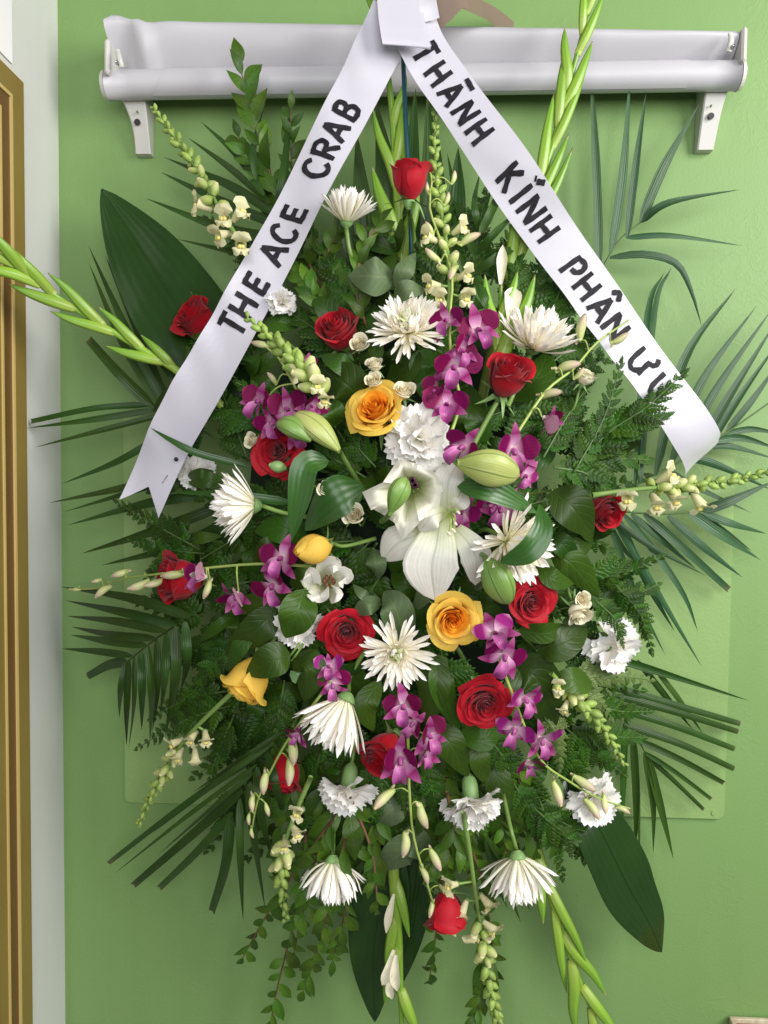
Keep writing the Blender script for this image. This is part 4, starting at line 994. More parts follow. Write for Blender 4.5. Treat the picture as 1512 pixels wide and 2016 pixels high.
orchid('orchid spray with greenish buds dangling at the lower left', [(645, 1350), (604, 1405), (562, 1465), (532, 1520), (508, 1575), (494, 1642)],
       [(656, 1346, 34, (0, -.2, 1)), (648, 1312, 30, (0, .3, 1)), (588, 1445, 26, (-.4, -.3, .8))],
       [(577, 1478, 56, (.15, -1, .2)), (570, 1520, 52, (.1, -1, .2)), (521, 1540, 48, (-.2, -1, .2)), (497, 1580, 36, (-.15, -1, .1)), (526, 1594, 28, (.3, -.95, .1)), (490, 1612, 24, (-.1, -1, 0)), (496, 1640, 22, (.1, -1, 0))], off=.04)

# ------------------------------------------------------------------ snapdragons
SB = mk('bud', tube([(0, 0, 0), (.0, 0, .5), (-.04, 0, 1.0)], lambda t: .30 * math.sin(.5 + 2.35 * t) + .03, 8, 9), MAT['budgreen'])
SC = mk('bud', tube([(0, 0, 0), (.0, 0, .5), (-.06, 0, 1.0)], lambda t: .30 * math.sin(.55 + 2.2 * t) + .03, 8, 9), MAT['budcream'])
def snap_flower():
    L = [tube([(0, 0, 0), (.0, 0, .35), (.0, 0, .72)], lambda t: .13 + .13 * t, 6, 10, cap=False)]
    for a in (35, -35): 
        L.append(blade([(.10, math.sin(R(a)) * .1, .60), (.24, math.sin(R(a)) * .30, .95), (.46, math.sin(R(a)) * .55, 1.0)], .33, N=(.7, 0, -.7), ns=7, nc=5, prof=rnd, ripple=.16))
    for a in (-42, 0, 42):
        L.append(blade([(-.10, math.sin(R(a)) * .12, .60), (-.32, math.sin(R(a)) * .34, .86), (-.48, math.sin(R(a)) * .50, .62)], .24, N=(.3, 0, 1), ns=7, nc=5, prof=rnd, ripple=.16))
    return join(*L)
SF = mk('flower', snap_flower(), MAT['snap'])
def ball(c, r, sx=1, sy=1, sz=1):
    V = []; 
    for i in range(7):
        for j in range(10):
            a = math.pi * i / 6; b = 6.2832 * j / 10; V.append((c[0] + sx * r * math.sin(a) * math.cos(b), c[1] + sy * r * math.sin(a) * math.sin(b), c[2] + sz * r * math.cos(a)))
    return np.array(V), gridf(6, 9, 0, True), [(0, 0)] * len(V)
SPAL = mk('throat', join(ball((-.14, .07, .80), .11, 1, 1, .8), ball((-.14, -.07, .80), .11, 1, 1, .8)), MAT['palate'])
def snapdragon(label, path, flowers, n=22, off=.02, b0=24, start=.3, creamto=.3, fsz=34):
    """path from the base to the tip"""
    pts = [Q(q, off) for q in path]
    t = thing('snapdragon', label, 'snapdragon', pts[0], 'cream snapdragons')
    part('stem', tube(pts, (S(5), S(1.8)), 18, 8), MAT['stem'], t)
    c = spl(pts, 100); T = nrm(np.gradient(c, axis=0))
    n = int(n * 1.5)
    for i in range(n):
        q = i / (n - 1); f = start + (1 - start) * q ** .8; k = min(100, int(f * 100)); tt = Vector(T[k])
        u = tt.orthogonal().normalized(); u.rotate(Quaternion(tt, i * 2.39996))
        d = (tt * (.75 + .7 * q) + u * rng.uniform(.8, 1.1)).normalized(); ln = S(b0) * (1 - .62 * q) * rng.uniform(.85, 1.2)
        put('bud', SC if q < creamto else SB, t, rel(t, fmat(Vector(c[k]) + u * S(2), d, 0, ln * 1.15)))
    for x, y, f in flowers:
        d = face(f); h = H(x, y) + off + .005; s = S(fsz, h); p = P(x, y, h) - d * s * .5
        up = Vector((0, 0, 1)); M = fmat(p, d, 0, s)
        F_ = put('flower', SF, t, rel(t, M @ Matrix.Rotation(R(90), 4, 'Z')))
        put('throat', SPAL, F_)
        put('sepal', CAL, F_, Matrix.Translation((0, 0, -.02)) @ Matrix.Scale(.9, 4))
        i = int(((c - np.array(tuple(p))) ** 2).sum(1).argmin())
        part('pedicel', tube([c[i], p], (S(2.5), S(2.5)), 3, 6), MAT['stem'], t)
    return t
snapdragon('cream snapdragon spike leaning left at the top beside the left ribbon tail', [(486, 500), (450, 440), (420, 390), (385, 330), (340, 265), (302, 213)], [(398, 405, (-.9, .3, .3)), (444, 432, (-.1, .2, .9)), (470, 420, (.6, .5, .5)), (474, 482, (.3, -.1, 1)), (437, 462, (-.6, -.3, .6))], 22, .045, 24, .34, .3, 42)
snapdragon('cream snapdragon spike standing upright right of the top red rose', [(882, 620), (886, 560), (876, 460), (862, 380), (856, 300), (858, 222)], [(846, 468, (-.8, .3, .5)), (852, 560, (-.8, .0, .5)), (914, 542, (.7, .2, .6)), (905, 450, (.7, .4, .5)), (868, 590, (-.3, .1, .9)), (915, 585, (.4, -.2, .9))], 30, .03, 21, .22, .22, 36)
snapdragon('green snapdragon spike with its tip over the lettered left ribbon tail', [(648, 800), (612, 748), (580, 712), (540, 672), (487, 626)], [(638, 782, (.3, -.6, .7)), (622, 760, (.4, .2, .9)), (590, 738, (-.9, .1, .4))], 24, .06, 27, .12, .2, 36)
snapdragon('cream snapdragon spike pointing right to the picture edge', [(1165, 975), (1230, 966), (1290, 960), (1350, 957), (1440, 946), (1520, 928)], [(1236, 978, (-.3, -.3, .9)), (1292, 988, (.1, -.6, .8)), (1327, 978, (.4, -.6, .7)), (1312, 938, (.6, .5, .5)), (1376, 988, (.5, -.8, .3))], 26, .05, 24, .38, .35, 44)
snapdragon('pale snapdragon spike pointing down at the far lower left', [(470, 1352), (410, 1408), (365, 1455), (330, 1510), (300, 1560), (272, 1626)], [(378, 1452, (-.3, -.4, .8)), (405, 1452, (.3, -.5, .8)), (384, 1490, (.2, -.8, .6)), (345, 1462, (-.8, -.2, .5)), (352, 1486, (-.2, -.6, .8))], 26, .04, 20, .48, .3, 34)
snapdragon('snapdragon spike hanging between small leaves left of the lower left chrysanthemum', [(612, 1530), (582, 1600), (562, 1660), (553, 1720), (563, 1808)], [(588, 1598, (-.3, .1, .9)), (560, 1660, (0, -.4, .9)), (582, 1636, (.6, -.3, .8))], 20, .045, 24, .48, .3, 36)
snapdragon('long snapdragon spike hanging to the bottom edge right of the lowest rose', [(912, 1600), (925, 1680), (936, 1760), (950, 1850), (966, 1950), (986, 2035)], [(888, 1742, (-.7, .2, .6)), (958, 1776, (.6, -.5, .5)), (912, 1790, (-.4, -.7, .5)), (966, 1826, (.8, -.4, .4)), (934, 1838, (-.4, -.8, .3))], 30, .05, 26, .52, .25, 36)
snapdragon('green snapdragon spike on the right among ferns below the pale leaf', [(1085, 1325), (1120, 1360), (1160, 1400), (1195, 1445), (1228, 1504)], [(1100, 1352, (-.2, .3, .9)), (1112, 1392, (-.4, -.6, .6))], 28, .02, 24, .1, .15, 30)

# ------------------------------------------------------------------ gladioli
def gladiolus(label, path, buds, r=7, off=.02, blooms=()):
    pts = [Q(q, off) if len(q) < 3 else P(*q) for q in path]
    t = thing('gladiolus', label, 'gladiolus', pts[0], 'green gladiolus spikes')
    part('stem', tube(pts, (S(r * 1.2), S(r * .35)), 24, 9), MAT['glad'], t)
    c = spl(pts, 100); T = nrm(np.gradient(c, axis=0))
    for f, ln, hw, s in buds:
        f += rng.uniform(-.02, .02); ln *= rng.uniform(.85, 1.12); hw *= rng.uniform(.85, 1.15); bend = rng.uniform(.75, 1.3)
        k = max(0, min(99, int(f * 100))); tt = Vector(T[k]); sd = tt.cross(Vector((0, -1, 0))).normalized() * s
        p = Vector(c[k]); L = S(ln); o = Vector((0, -.005, 0))
        hw = hw * .78
        pr = lambda q: S(hw) * (math.sin(math.pi * (.16 + .84 * q) ** .8) ** .8 if q < 1 else 0) + .0005
        part('bud', tube([p - tt * L * .12, p + tt * L * .22 + sd * S(hw) * 1.0 + o, p + tt * L * .6 + sd * S(hw) * 2.2 * bend + o, p + tt * L * .97 + sd * S(hw) * 2.9 * bend + o * rng.uniform(-1.5, 1.5)], pr, 14, 9, squash=.6), MAT['glad'], t)
    for pts2, hw in blooms:
        part('petal', blade([Q(q, off + .012) for q in pts2], S(hw), rN(.3), ns=8, nc=4, cup=.5, ripple=.15, prof=petprof), MAT['ivory'], t)
    return t
gladiolus('bright green gladiolus spike reaching out to the left picture edge', [(500, 850, .12), (360, 738, .145), (300, 700, .155), (220, 652, .175), (120, 590, .21), (40, 532, .25), (-60, 456, .30)],
          [(.22, 75, 12, 1), (.30, 95, 12, -1), (.40, 105, 13, 1), (.50, 105, 12, -1), (.57, 110, 13, 1), (.66, 105, 12, -1), (.73, 105, 12, 1), (.79, 110, 12, -1), (.84, 100, 12, 1), (.89, 100, 11, -1), (.93, 90, 11, 1)], 8)
gladiolus('tall green gladiolus spike crossing the blind at the upper right', [(945, 800, .14), (985, 620, .16), (1020, 500, .165), (1060, 372, .165), (1095, 262, .16), (1122, 160, .155), (1150, 50, .155), (1165, -60, .155)],
          [(.22, 200, 15, -1), (.30, 210, 15, 1), (.40, 150, 14, 1), (.46, 150, 13, -1), (.54, 160, 12, 1), (.60, 130, 12, -1), (.67, 140, 12, 1), (.72, 110, 12, -1), (.79, 130, 11, 1), (.86, 100, 11, -1), (.9, 90, 10, 1)], 9)
gladiolus('pale green gladiolus spike behind the top rose and ribbon bow', [(798, 600, .11), (788, 480, .12), (780, 350, .125), (772, 220, .13), (755, 90, .145), (728, -50, .15)],
          [(.15, 160, 17, 1), (.22, 170, 17, -1), (.34, 150, 14, 1), (.40, 140, 15, -1), (.48, 130, 14, 1), (.56, 100, 12, 1), (.86, 80, 9, -1), (.88, 90, 9, 1)], 10)
gladiolus('short gladiolus stem with one cream-tipped bud beside the cupped chrysanthemum', [(975, 760), (985, 660), (986, 560)], [(.30, 150, 16, 1), (.42, 130, 15, -1), (.72, 90, 12, 1)], 9, .0, [([(986, 560), (988, 520), (990, 482)], 11), ([(1004, 640), (1008, 590), (1012, 565)], 18)])
gladiolus('gladiolus hanging straight down at the bottom centre with cream petals', [(772, 1640, .10), (776, 1740, .12), (784, 1840, .13), (788, 1930, .135), (792, 2050, .14)], [(.25, 110, 15, -1), (.42, 110, 15, 1), (.58, 130, 15, 1), (.8, 100, 13, -1)], 12, .0,
          [([(776, 1760, .135), (766, 1800, .14), (760, 1838, .138)], 9), ([(776, 1870, .14), (764, 1915, .148), (752, 1940, .146)], 12), ([(780, 1880, .145), (778, 1920, .152), (782, 1952, .15)], 12), ([(772, 1900, .135), (768, 1945, .14), (772, 1968, .138)], 10)])
gladiolus('light green gladiolus spike hanging to the bottom edge at lower right', [(1050, 1640, .10), (1078, 1740, .125), (1105, 1830, .13), (1135, 1915, .135), (1165, 1990, .14), (1190, 2060, .14)], [(.12, 130, 14, 1), (.22, 150, 13, -1), (.34, 150, 14, 1), (.46, 150, 14, -1), (.58, 140, 14, 1), (.72, 130, 13, -1), (.84, 120, 12, 1)], 8)

# ------------------------------------------------------------------ big glossy leaves
def bigleaf(label, path, hw, **k):
    pts = [P(*q) for q in path]
    t = thing('aspidistra_leaf', label, 'leaf', pts[0], 'large dark glossy leaves')
    part('blade', blade(pts, S(hw), k.pop('N', rN(.2)), ns=24, nc=10, prof=k.pop('prof', leafprof), fold=k.pop('fold', .12), cup=k.pop('cup', -.08), ripple=.04, **k), MAT['aspid' if hw > 32 else 'palm'], t)
    if hw > 32: part('midrib', tube([p + Vector((0, -.0004, 0)) for p in pts], (S(1.6), S(.7)), 20, 6), MAT['aspid'], t)
bigleaf('large dark glossy leaf pointing to the upper left', [(500, 830, .10), (430, 735, .10), (350, 605, .09), (270, 480, .075), (200, 372, .07)], 95, N=(.25, -1, .1))
bigleaf('large dark glossy leaf hanging to the bottom edge left of the gladiolus', [(775, 1650, .09), (752, 1760, .105), (736, 1880, .105), (738, 2012, .09)], 60)
bigleaf('narrow dark glossy leaf hanging right behind the bottom gladiolus', [(830, 1640, .08), (818, 1740, .09), (805, 1840, .09), (780, 1955, .075)], 36)
bigleaf('dark glossy leaf with bright sheen pointing down at the lower right', [(1110, 1530, .10), (1180, 1630, .12), (1235, 1740, .115), (1278, 1815, .10), (1303, 1874, .075)], 66, N=(.2, -1, .67), fold=.10)
for i, (a, b, c, hw, lb) in enumerate((((770, 560), (765, 380), (742, 205), 30, 'tall dark strap leaf just left of the upright stake'), ((740, 560), (716, 420), (702, 262), 24, 'tall dark strap leaf at the right edge of the left ribbon tail'), ((830, 560), (850, 380), (842, 185), 28, 'tall dark strap leaf right of the upright stake'), ((860, 580), (895, 420), (902, 290), 24, 'dark strap leaf beside the right ribbon tail'),
                                     ((800, 560), (808, 380), (818, 175), 24, 'tall dark strap leaf directly behind the top red rose'), ((720, 600), (690, 470), (662, 380), 22, 'dark strap leaf leaning left behind the top chrysanthemum'), ((880, 600), (925, 470), (968, 372), 20, 'dark strap leaf leaning right beneath the right ribbon tail'))):
    bigleaf(lb, [(*a, .09), (*b, .10), (*c, .09)], hw, prof=strapprof, fold=.3)

# ------------------------------------------------------------------ palm fronds
palm('upper right palm frond with seven spread leaflets against the wall', [(1150, 600, .06), (1195, 512, .05), (1222, 470, .05), (1263, 436, .045)],
     [((1180, 530, .05), (1172, 300, .05), (1163, 139, .045), 9), ((1201, 500, .05), (1226, 330, .06), (1241, 141, .05), 10), ((1234, 469, .05), (1252, 320, .055), (1273, 176, .045), 8), ((1262, 437, .045), (1310, 325, .05), (1377, 204, .03), 11),
      ((1263, 437, .045), (1320, 400, .06), (1458, 373, .04), 10), ((1232, 467, .05), (1320, 463, .06), (1463, 484, .04), 7), ((1200, 507, .05), (1265, 500, .06), (1330, 517, .055), (1360, 570, .045), (1381, 641, .03), 8)], mat='palmblade')
palm('right palm frond with long upright leaflets running off the picture edge', [(1170, 1000, .10), (1260, 950, .07), (1345, 905, .06), (1440, 845, .055), (1540, 775, .05)],
     [((1250, 955), (1275, 620, .07), (1307, 537, .03), 7), ((1262, 950), (1290, 610, .06), (1322, 526, .03), 7), ((1290, 935, .07), (1345, 712, .07), (1449, 567, .03), 10), ((1318, 920, .06), (1375, 760, .065), (1490, 601, .03), 10), ((1345, 905, .06), (1400, 780, .06), (1520, 608, .03), 10), ((1375, 888, .06), (1435, 780, .055), (1530, 630, .03), 9), ((1400, 870, .055), (1450, 790, .055), (1535, 670, .03), 8), ((1430, 850, .055), (1480, 790, .05), (1540, 705, .03), 8),
      ((1385, 880, .055), (1440, 880, .045), (1530, 905, .03), 8), ((1405, 868, .055), (1460, 862, .045), (1535, 885, .03), 8), ((1425, 855, .05), (1480, 845, .045), (1540, 855, .03), 7), ((1350, 900, .06), (1410, 915, .05), (1520, 965, .03), 9), ((1310, 925, .06), (1370, 960, .05), (1480, 1010, .03), 8)], mat='palmblade')
palm('right palm frond with drooping leaflets below the snapdragon spike', [(1120, 990, .13), (1210, 1005, .085), (1300, 1012, .07), (1388, 1006, .06)],
     [((1386, 1005, .06), (1440, 985, .06), (1530, 945, .04), 11), ((1385, 1009, .06), (1440, 1030, .06), (1510, 1051, .03), 9), ((1355, 1009, .065), (1420, 1055, .06), (1498, 1103, .03), 11), ((1372, 1010, .06), (1430, 1050, .05), (1480, 1085, .03), 7), ((1315, 1015, .07), (1390, 1080, .06), (1462, 1137, .03), 9), ((1267, 1012, .075), (1350, 1085, .065), (1434, 1161, .03), 11, 'cut'), ((1243, 1012, .08), (1300, 1060, .07), (1370, 1120, .04), 8), ((1205, 1022, .09), (1280, 1075, .08), (1391, 1134, .05), 6),
      ((1225, 1010, .08), (1280, 1076, .07), (1345, 1170, .06), (1374, 1244, .03), 8), ((1215, 1015, .08), (1275, 1150, .06), (1328, 1243, .03), 8), ((1205, 1012, .085), (1285, 1150, .06), (1382, 1313, .03), 8), ((1195, 1012, .08), (1250, 1170, .05), (1310, 1290, .03), 7), ((1190, 1012, .08), (1215, 1060, .07), (1260, 1120, .04), 9)], mat='palmblade')
palm('lower right palm frond with a fan of straight leaflets', [(1110, 1280, .12), (1180, 1345, .08), (1232, 1415, .07), (1275, 1490, .055)],
     [((1190, 1290, .09), (1290, 1320, .07), (1476, 1380, .03), 9), ((1195, 1350, .08), (1330, 1388, .06), (1458, 1425, .03), 9, 'cut'), ((1205, 1368, .075), (1330, 1402, .065), (1454, 1441, .03), 9, 'cut'), ((1218, 1395, .07), (1330, 1430, .06), (1447, 1475, .03), 9, 'cut'), ((1229, 1426, .07), (1340, 1465, .06), (1446, 1514, .03), 9, 'cut'), ((1252, 1455, .065), (1340, 1495, .055), (1425, 1541, .03), 8, 'cut'), ((1268, 1480, .06), (1330, 1520, .05), (1400, 1573, .03), 6, 'cut'), ((1275, 1490, .055), (1330, 1540, .045), (1386, 1594, .03), 6, 'cut'),
      ((1255, 1300, .06), (1310, 1370, .05), (1364, 1437, .03), 7), ((1290, 1315, .06), (1340, 1380, .05), (1386, 1447, .03), 7),
      ((1232, 1415, .07), (1228, 1550, .05), (1223, 1682, .03), 8), ((1245, 1450, .065), (1252, 1570, .05), (1250, 1690, .03), 8), ((1250, 1455, .065), (1256, 1570, .05), (1260, 1690, .03), 6), ((1268, 1482, .06), (1285, 1580, .045), (1286, 1680, .03), 7), ((1275, 1490, .055), (1300, 1590, .045), (1326, 1692, .03), 9)])
palm('left palm frond whose leaflets reach over the white wall beside the ribbon', [(520, 930, .14), (420, 860, .11), (330, 815, .10), (300, 795, .095)],
     [((330, 812, .10), (250, 650, .10), (174, 483, .05), 9), ((320, 808, .10), (240, 670, .09), (175, 518, .05), 9), ((345, 822, .10), (275, 660, .09), (206, 500, .05), 9), ((302, 800, .095), (235, 735, .11), (175, 668, .09), 13, 'cut'), ((298, 797, .095), (190, 804, .12), (62, 830, .11), 8, 'cut'), ((310, 806, .10), (190, 825, .12), (52, 843, .11), 7), ((318, 818, .10), (200, 848, .12), (68, 881, .11), 7), ((345, 840, .10), (240, 905, .11), (121, 953, .06), 8)], off=-.01)
palm('left palm frond below the ribbon end with leaflets slanting down', [(560, 1030, .13), (470, 1010, .11), (390, 970, .10), (330, 920, .09)],
     [((345, 935, .09), (240, 960, .10), (97, 990, .06), 9), ((400, 975, .10), (290, 990, .10), (132, 1034, .06), 11), ((440, 995, .10), (320, 1040, .10), (160, 1090, .06), 12), ((480, 1010, .11), (350, 1075, .10), (200, 1113, .06), 11), ((350, 940, .09), (250, 970, .08), (125, 1008, .05), 7)], off=-.01)
palm('lower left palm frond with a neat double row of leaflets', [(440, 1170, .10), (368, 1218, .085), (310, 1255, .08), (249, 1304, .075)],
     [((375, 1215), (260, 1178), (118, 1155, .05), 10), ((348, 1230), (245, 1205), (129, 1182, .05), 10), ((326, 1243), (230, 1224), (132, 1213, .05), 9), ((306, 1256), (225, 1250), (141, 1234, .05), 9), ((288, 1270), (215, 1262), (139, 1250, .05), 9), ((260, 1292), (190, 1283), (121, 1277, .05), 8), ((249, 1303), (212, 1310), (171, 1332, .06), 12, 'cut'),
      ((246, 1306), (238, 1360), (235, 1413, .05), 7), ((254, 1300), (250, 1385), (249, 1468, .05), 7), ((264, 1294), (262, 1385), (253, 1474, .05), 7), ((278, 1283), (280, 1360), (279, 1438, .05), 8), ((292, 1272), (300, 1370), (295, 1462, .05), 9), ((308, 1258), (308, 1350), (300, 1440, .05), 9), ((327, 1245), (322, 1340), (314, 1410, .05), 9), ((347, 1233), (345, 1340), (325, 1450, .05), 10), ((364, 1224), (368, 1300), (356, 1360, .05), 9)])
palm('bottom left palm frond fanning downward', [(600, 1400, .10), (520, 1480, .08), (478, 1560, .075), (452, 1612, .07)],
     [((525, 1475), (370, 1580), (213, 1700, .06), 8, 'cut'), ((505, 1505), (370, 1605), (225, 1720, .06), 5), ((478, 1556), (370, 1650), (263, 1742, .06), 11, 'cut'), ((458, 1600), (390, 1675), (314, 1748, .06), 10, 'cut'), ((455, 1605), (446, 1700), (418, 1794, .06), 13, 'cut'), ((472, 1572), (474, 1690), (479, 1815, .06), 8), ((486, 1545), (500, 1660), (522, 1790, .06), 9), ((505, 1510), (512, 1600), (540, 1700, .06), 9), ((525, 1480), (545, 1560), (562, 1640, .06), 9), ((500, 1520), (430, 1580), (312, 1682, .07), 5), ((540, 1460), (440, 1530), (300, 1640, .05), 6), ((560, 1440), (470, 1500), (380, 1560, .05), 6)])
palm('upper left palm frond spreading from behind the ribbon toward the bracket', [(640, 560, .12), (560, 450, .10), (500, 350, .09)],
     [((520, 385), (470, 310, .10), (395, 239, .05), 8), ((530, 400), (450, 330, .10), (370, 271, .05), 8), ((545, 425), (450, 365, .10), (322, 309, .05), 10), ((560, 450), (440, 400, .10), (317, 339, .05), 11), ((575, 475), (440, 450, .10), (286, 390, .05), 11), ((505, 355), (500, 290), (520, 210, .05), 7), ((545, 425), (560, 330), (573, 190, .06), 9), ((600, 505), (480, 500, .09), (345, 470, .05), 8)], off=-.01)
palm('small palm frond showing between the right ribbon tail and the top snapdragon', [(905, 620, .10), (930, 540, .09), (945, 450, .085)],
     [((925, 560), (880, 430, .10), (862, 260, .06), 10), ((935, 510), (900, 400, .10), (880, 300, .06), 9), ((945, 455), (935, 400), (945, 340, .06), 7), ((945, 460), (975, 400), (1000, 330, .06), 8), ((938, 500), (985, 450), (1035, 405, .06), 8), ((930, 540), (990, 500), (1050, 470, .06), 8), ((925, 560), (890, 480), (850, 400, .06), 8), ((935, 530), (960, 600), (985, 640, .07), 9)], off=-.015)
palm('dark palm tip poking out right of the lowest rose beneath the chrysanthemum', [(930, 1600, .09), (965, 1660, .085)], [((945, 1640), (990, 1730, .08), (1026, 1817, .06), 8), ((960, 1650), (1010, 1725, .08), (1046, 1796, .06), 7), ((955, 1650), (975, 1730, .08), (1000, 1790, .06), 6)])
for pts, hw, lb, o in (([(296, 842, .185), (335, 866, .20), (390, 893, .20), (485, 918, .185)], 7, 'thin grass-like leaf lying across the lower left ribbon tail', 0), ([(336, 969, .20), (450, 974, .245), (575, 990, .23)], 8.5, 'long bright green blade lying across the side-view chrysanthemum', 0)):
    ww = [P(*q) for q in pts][::-1]; t = thing('grass_blade', lb, 'leaf', ww[0]); part('blade', blade(ww, S(hw), (0, -1, .3), ns=18, nc=4, fold=.3, prof=strapprof), MAT['lilyleaf'], t)

# ------------------------------------------------------------------ fern fronds
def ferns(lst, group='leatherleaf fern fronds'):
    for lb, path, hw, n, off, m in lst: fern(lb, path, hw, n, m, off, group)
ferns([
 ('fern frond whose tip lies over the last letters of the right ribbon tail', [(1120, 930), (1200, 850, .215), (1275, 800, .225), (1352, 728, .21)], 66, 13, 0, 'fern'),
 ('fern frond standing up left of the right ribbon lettering', [(1130, 930), (1190, 820), (1225, 705, .215)], 46, 11, .02, 'fern'),
 ('fern frond spreading right across the ribbon below the lettering', [(1120, 940), (1215, 860, .21), (1320, 815, .205)], 58, 12, .01, 'fern'),
 ('fern frond pointing right below the end of the right ribbon tail', [(1110, 940), (1195, 905), (1285, 905, .17)], 62, 13, .01, 'fern'),
 ('fern frond drooping above the red rose behind the broad leaf', [(1090, 920), (1160, 935), (1210, 985)], 50, 11, .015, 'fern'),
 ('fern frond between the mauve orchid buds and the ribbon', [(1070, 900), (1110, 830), (1150, 770)], 50, 11, .0, 'fern'),
 ('fern frond behind the cupped chrysanthemum, left of the ribbon', [(1050, 680), (1090, 600), (1120, 535)], 66, 12, -.01, 'fern'),
 ('fern frond rising behind the short gladiolus stem', [(1010, 640), (1020, 550), (1010, 470)], 50, 11, -.02, 'fern'),
 ('fern frond beside the ribbon right of the cupped chrysanthemum', [(1080, 720), (1150, 660), (1180, 630)], 56, 10, -.015, 'fern'),
 ('fern frond pointing right below the right-hand red rose', [(1140, 1130), (1220, 1130), (1312, 1092)], 56, 13, -.005, 'fern'),
 ('fern frond pointing right above the far right carnation', [(1140, 1170), (1220, 1180), (1302, 1148)], 50, 12, -.01, 'fern'),
 ('fern frond hanging down right of the far right carnation', [(1210, 1150), (1260, 1210), (1285, 1292)], 44, 12, .01, 'fern'),
 ('fern frond drooping in front of the far right carnation', [(1170, 1180), (1215, 1225), (1228, 1275)], 34, 10, .045, 'fern'),
 ('yellow green fern frond seen from below pointing right under the carnation', [(1120, 1330), (1200, 1330), (1291, 1340)], 46, 11, .0, 'fernpale'),
 ('yellow green fern frond seen from below pointing down right', [(1110, 1320), (1165, 1360), (1208, 1420)], 44, 11, .0, 'fernpale'),
 ('brownish fern frond seen from below right of the large red rose', [(1070, 1410), (1095, 1450), (1102, 1520)], 44, 10, .0, 'fernpale'),
 ('fern frond pointing right over the lower right palm fan', [(1150, 1380), (1220, 1400), (1288, 1400)], 46, 12, -.01, 'fern'),
 ('fern frond below it with its tip on the palm leaflets', [(1130, 1430), (1210, 1450), (1275, 1452)], 50, 12, -.01, 'fern'),
 ('fern frond behind the green snapdragon spike', [(1110, 1430), (1170, 1480), (1235, 1530)], 56, 12, -.01, 'fern'),
 ('fern frond between large red rose and carnation at lower right', [(1090, 1470), (1130, 1520), (1150, 1600)], 54, 11, -.02, 'fern'),
 ('fern frond pointing right below the lower right carnation', [(1060, 1590), (1130, 1630), (1197, 1645)], 46, 12, .0, 'fern'),
 ('fern frond drooping onto the glossy leaf at lower right', [(1050, 1590), (1130, 1660), (1204, 1728)], 54, 12, .005, 'fern'),
 ('fern frond hanging right of the lower right umbrella chrysanthemum', [(1060, 1570), (1090, 1650), (1110, 1738)], 52, 12, .0, 'fern'),
 ('fern frond hanging above the lower right umbrella chrysanthemum', [(1010, 1540), (1045, 1600), (1065, 1670)], 48, 11, -.005, 'fern'),
 ('dark fern frond on the far left beneath the ribbon end', [(390, 1080), (300, 1030), (222, 985)], 52, 11, -.02, 'fern'),
 ('dark fern frond on the far left above the orchid buds', [(400, 1090), (310, 1080), (250, 1062)], 44, 10, -.025, 'fern'),
 ('dark fern frond drooping left of the left red rose', [(380, 1060), (320, 1100), (280, 1150)], 44, 10, -.03, 'fern'),
 ('dark fern frond pointing left beside the lower left palm rows', [(450, 1390), (360, 1420), (262, 1478)], 58, 13, -.01, 'fern'),
 ('dark fern frond above the pale snapdragon at lower left', [(450, 1360), (370, 1375), (290, 1420)], 54, 12, -.02, 'fern'),
 ('dark fern frond hanging right of the pale snapdragon at lower left', [(460, 1410), (430, 1480), (405, 1560)], 48, 11, -.01, 'fern'),
 ('dark fern frond left of the yellow rose in side view', [(470, 1260), (420, 1310), (375, 1370)], 50, 12, -.01, 'fern'),
 ('dark fern frond hanging between yellow rose and nodding chrysanthemum', [(560, 1340), (545, 1430), (530, 1500)], 48, 11, -.01, 'fern'),
 ('dark fern frond left of the white carnation in the middle', [(740, 920), (705, 880), (680, 830)], 46, 11, -.005, 'fern'),
 ('dark fern frond beneath the lily bud pair', [(720, 940), (660, 905), (620, 890)], 40, 10, -.01, 'fern'),
 ('dark fern frond hanging right of the trailing orchid stem', [(830, 1480), (850, 1550), (865, 1620)], 46, 11, -.01, 'fern'),
 ('dark fern frond left of the trailing orchid stem', [(720, 1500), (730, 1570), (745, 1640)], 46, 11, -.02, 'fern'),
 ('dark fern frond hanging beside the lower centre right carnation', [(960, 1450), (1000, 1510), (1010, 1590)], 50, 11, -.01, 'fern'),
])

# ------------------------------------------------------------------ broad leaves
leaves('pale grey green round leaf above the upper chrysanthemum', [((778, 548), (735, 543), (685, 543), 33), ((780, 570), (798, 530), (818, 498), 17), ((778, 590), (800, 570), (840, 572), 18)], 'salpale', .03)
leaves('rounded green leaves left of the open yellow rose', [((716, 792), (680, 755), (632, 728), 38), ((700, 740), (668, 715), (632, 700), 19), ((705, 705), (728, 690), (716, 650), 26), ((660, 840), (655, 810), (640, 790), 22)], 'salal', .01)
leaves('dark leaves around the upper cream spray roses', [((760, 760), (800, 720), (800, 680), 30), ((690, 690), (640, 600), (640, 560), 20), ((850, 760), (830, 720), (850, 690), 24)], 'salal', -.01)
leaves('broad veined leaf left of the red rose on the far right', [((1088, 965), (1128, 1000), (1168, 1056), 36)], 'salal', .045)
leaves('two broad leaves below the broad veined leaf on the right', [((1085, 1090), (1125, 1110), (1180, 1178), 30), ((1075, 1055), (1110, 1075), (1135, 1118), 20), ((1060, 1110), (1090, 1140), (1130, 1150), 18)], 'salal', .02)
leaves('large glossy leaf under the right spray rose', [((1058, 1280), (1105, 1266), (1158, 1240), 32), ((1020, 1240), (1075, 1246), (1112, 1232), 20)], 'salal', .015)
leaves('small green leaf above the green snapdragon spike', [((1165, 1345), (1130, 1340), (1085, 1335), 25)], 'salal', .02)
leaves('big leaves right of the large red rose', [((1010, 1320), (1060, 1340), (1085, 1450), 40), ((1020, 1310), (1040, 1360), (1075, 1400), 28)], 'salal', .0)
